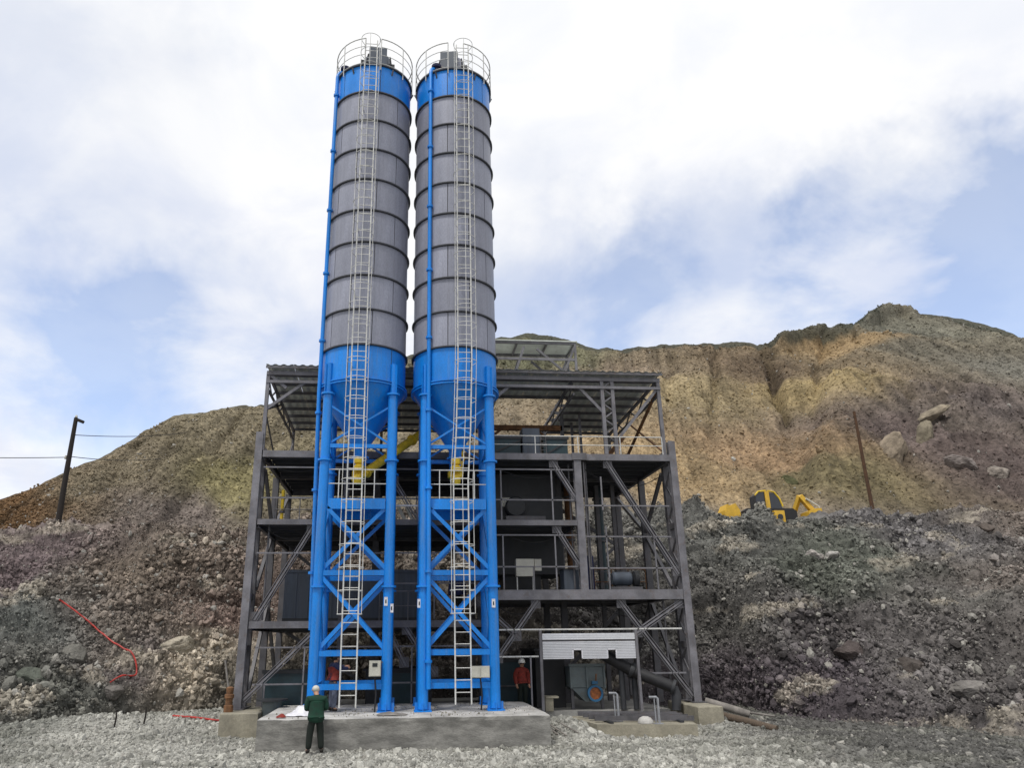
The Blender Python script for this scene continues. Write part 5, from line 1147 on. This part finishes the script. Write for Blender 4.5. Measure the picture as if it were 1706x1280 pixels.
t = thing('backhoe_arm', (x1, y1, z1), 'yellow digging arm with bucket lowered behind the bank edge', 'excavator arm')
MB().bar((x1 - .45, y1, zb1 + 1.55), (x1 + .25, y1, zb1 + .6), .3, .26).build('stick', 'machine_yellow', t)
MB().bar((x1 - .45, y1, zb1 + 1.55), (x1 - .75, y1 + .9, zb1 + .1), .22, .22).build('boom', 'machine_yellow', t)
MB().prism([(x1 - .3, zb1 + .1), (x1 + .25, zb1 - .05), (x1 + .55, zb1 + .25), (x1 + .5, zb1 + .75), (x1 + .1, zb1 + .72), (x1 - .3, zb1 + .55)], y1 - .5, y1 + .5).build('bucket', 'machine_yellow', t)
MB().tube([(x1 - .2, y1 - .2, zb1 + 1.35), (x1 + .5, y1 - .2, zb1 + .9), (x1 + .72, y1 - .2, zb1 + .15)], .06, 7).build('cylinder', 'pale_box', t, True)
MB().bar((x1 - .2, y1, z1 - .1), (x1 + .2, y1, zb1 + .2), .5, .3).build('stand', 'machine_yellow', t)
x2, y2 = 18.95, 16.8; z2 = bench_z(x2, y2); zb2 = 8.7
t = thing('loader_bucket', (x2, y2, z2), 'yellow loader bucket showing above the bank edge, left of the excavator', 'loader bucket')
MB().prism([(x2 - .5, zb2 - .6), (x2 + .45, zb2 - .6), (x2 + .42, zb2 + .35), (x2 + .2, zb2 + .72), (x2 - .1, zb2 + .58), (x2 - .3, zb2 + .66), (x2 - .48, zb2 + .3)], y2 - .5, y2 + .5).build('bucket_shell', 'machine_yellow', t)
MB().bar((x2 + .2, y2 + .2, zb2 + .5), (x2 + 1.15, y2 + .6, zb2 + .1), .2, .16).build('lift_arm', 'machine_yellow', t); MB().box(x2 - .5, x2 + .5, y2 - .3, y2 + .3, z2 - .2, zb2 - .55).build('stand', 'dark_machine', t)

# ------------------------------------------------------------------ single boulders
def boulder(x, y, size, seed, col, label, rot=0, sink=-.18, zoff=None):
    import bmesh
    bm = bmesh.new(); bmesh.ops.create_icosphere(bm, subdivisions=4, radius=1)
    co = np.array([v.co[:] for v in bm.verts]); rg = np.random.default_rng(seed)
    for _ in range(14):                                                 # planes that cleave flat faces
        nrm = rg.normal(size=3); nrm /= np.linalg.norm(nrm); lim = rg.uniform(.62, .9); dd = co @ nrm; co -= np.outer(np.clip(dd - lim, 0, None), nrm)
    co += co * (fbm(co * 2.2, 3, seed) * .14 + ridged(co * 5, 3, seed + 5) * .06)[:, None]
    co *= np.array(size)
    c_, s_ = math.cos(rot), math.sin(rot); xz = co[:, [0, 2]] @ np.array([[c_, -s_], [s_, c_]]); co[:, 0], co[:, 2] = xz[:, 0], xz[:, 1]
    for v, c in zip(bm.verts, co): v.co = c
    me = bpy.data.meshes.new('boulder'); bm.to_mesh(me); bm.free()
    at = me.color_attributes.new('tone', 'FLOAT_COLOR', 'POINT'); tn = np.array(lin(col)) * (1 + .35 * fbm(co * 1.2, 3, seed + 9))[:, None]
    at.data.foreach_set('color', np.hstack([tn, np.ones((len(tn), 1))]).astype(np.float32).ravel()); me.materials.append(MATS['boulder_rock'])
    d2 = (HV[:, 0] - x) ** 2 + (HV[:, 1] - y) ** 2; i = int(np.argmin(d2)); o = put('boulder', me, None, (x, y, float(HV[i, 2]) + size[2] * sink)); tag(o, label, 'boulder', 'large single rocks on the slopes')
for x, y, sz, sd_, col_, lb, ro in BOULDERS: boulder(x, y, sz, sd_, col_, lb, ro)
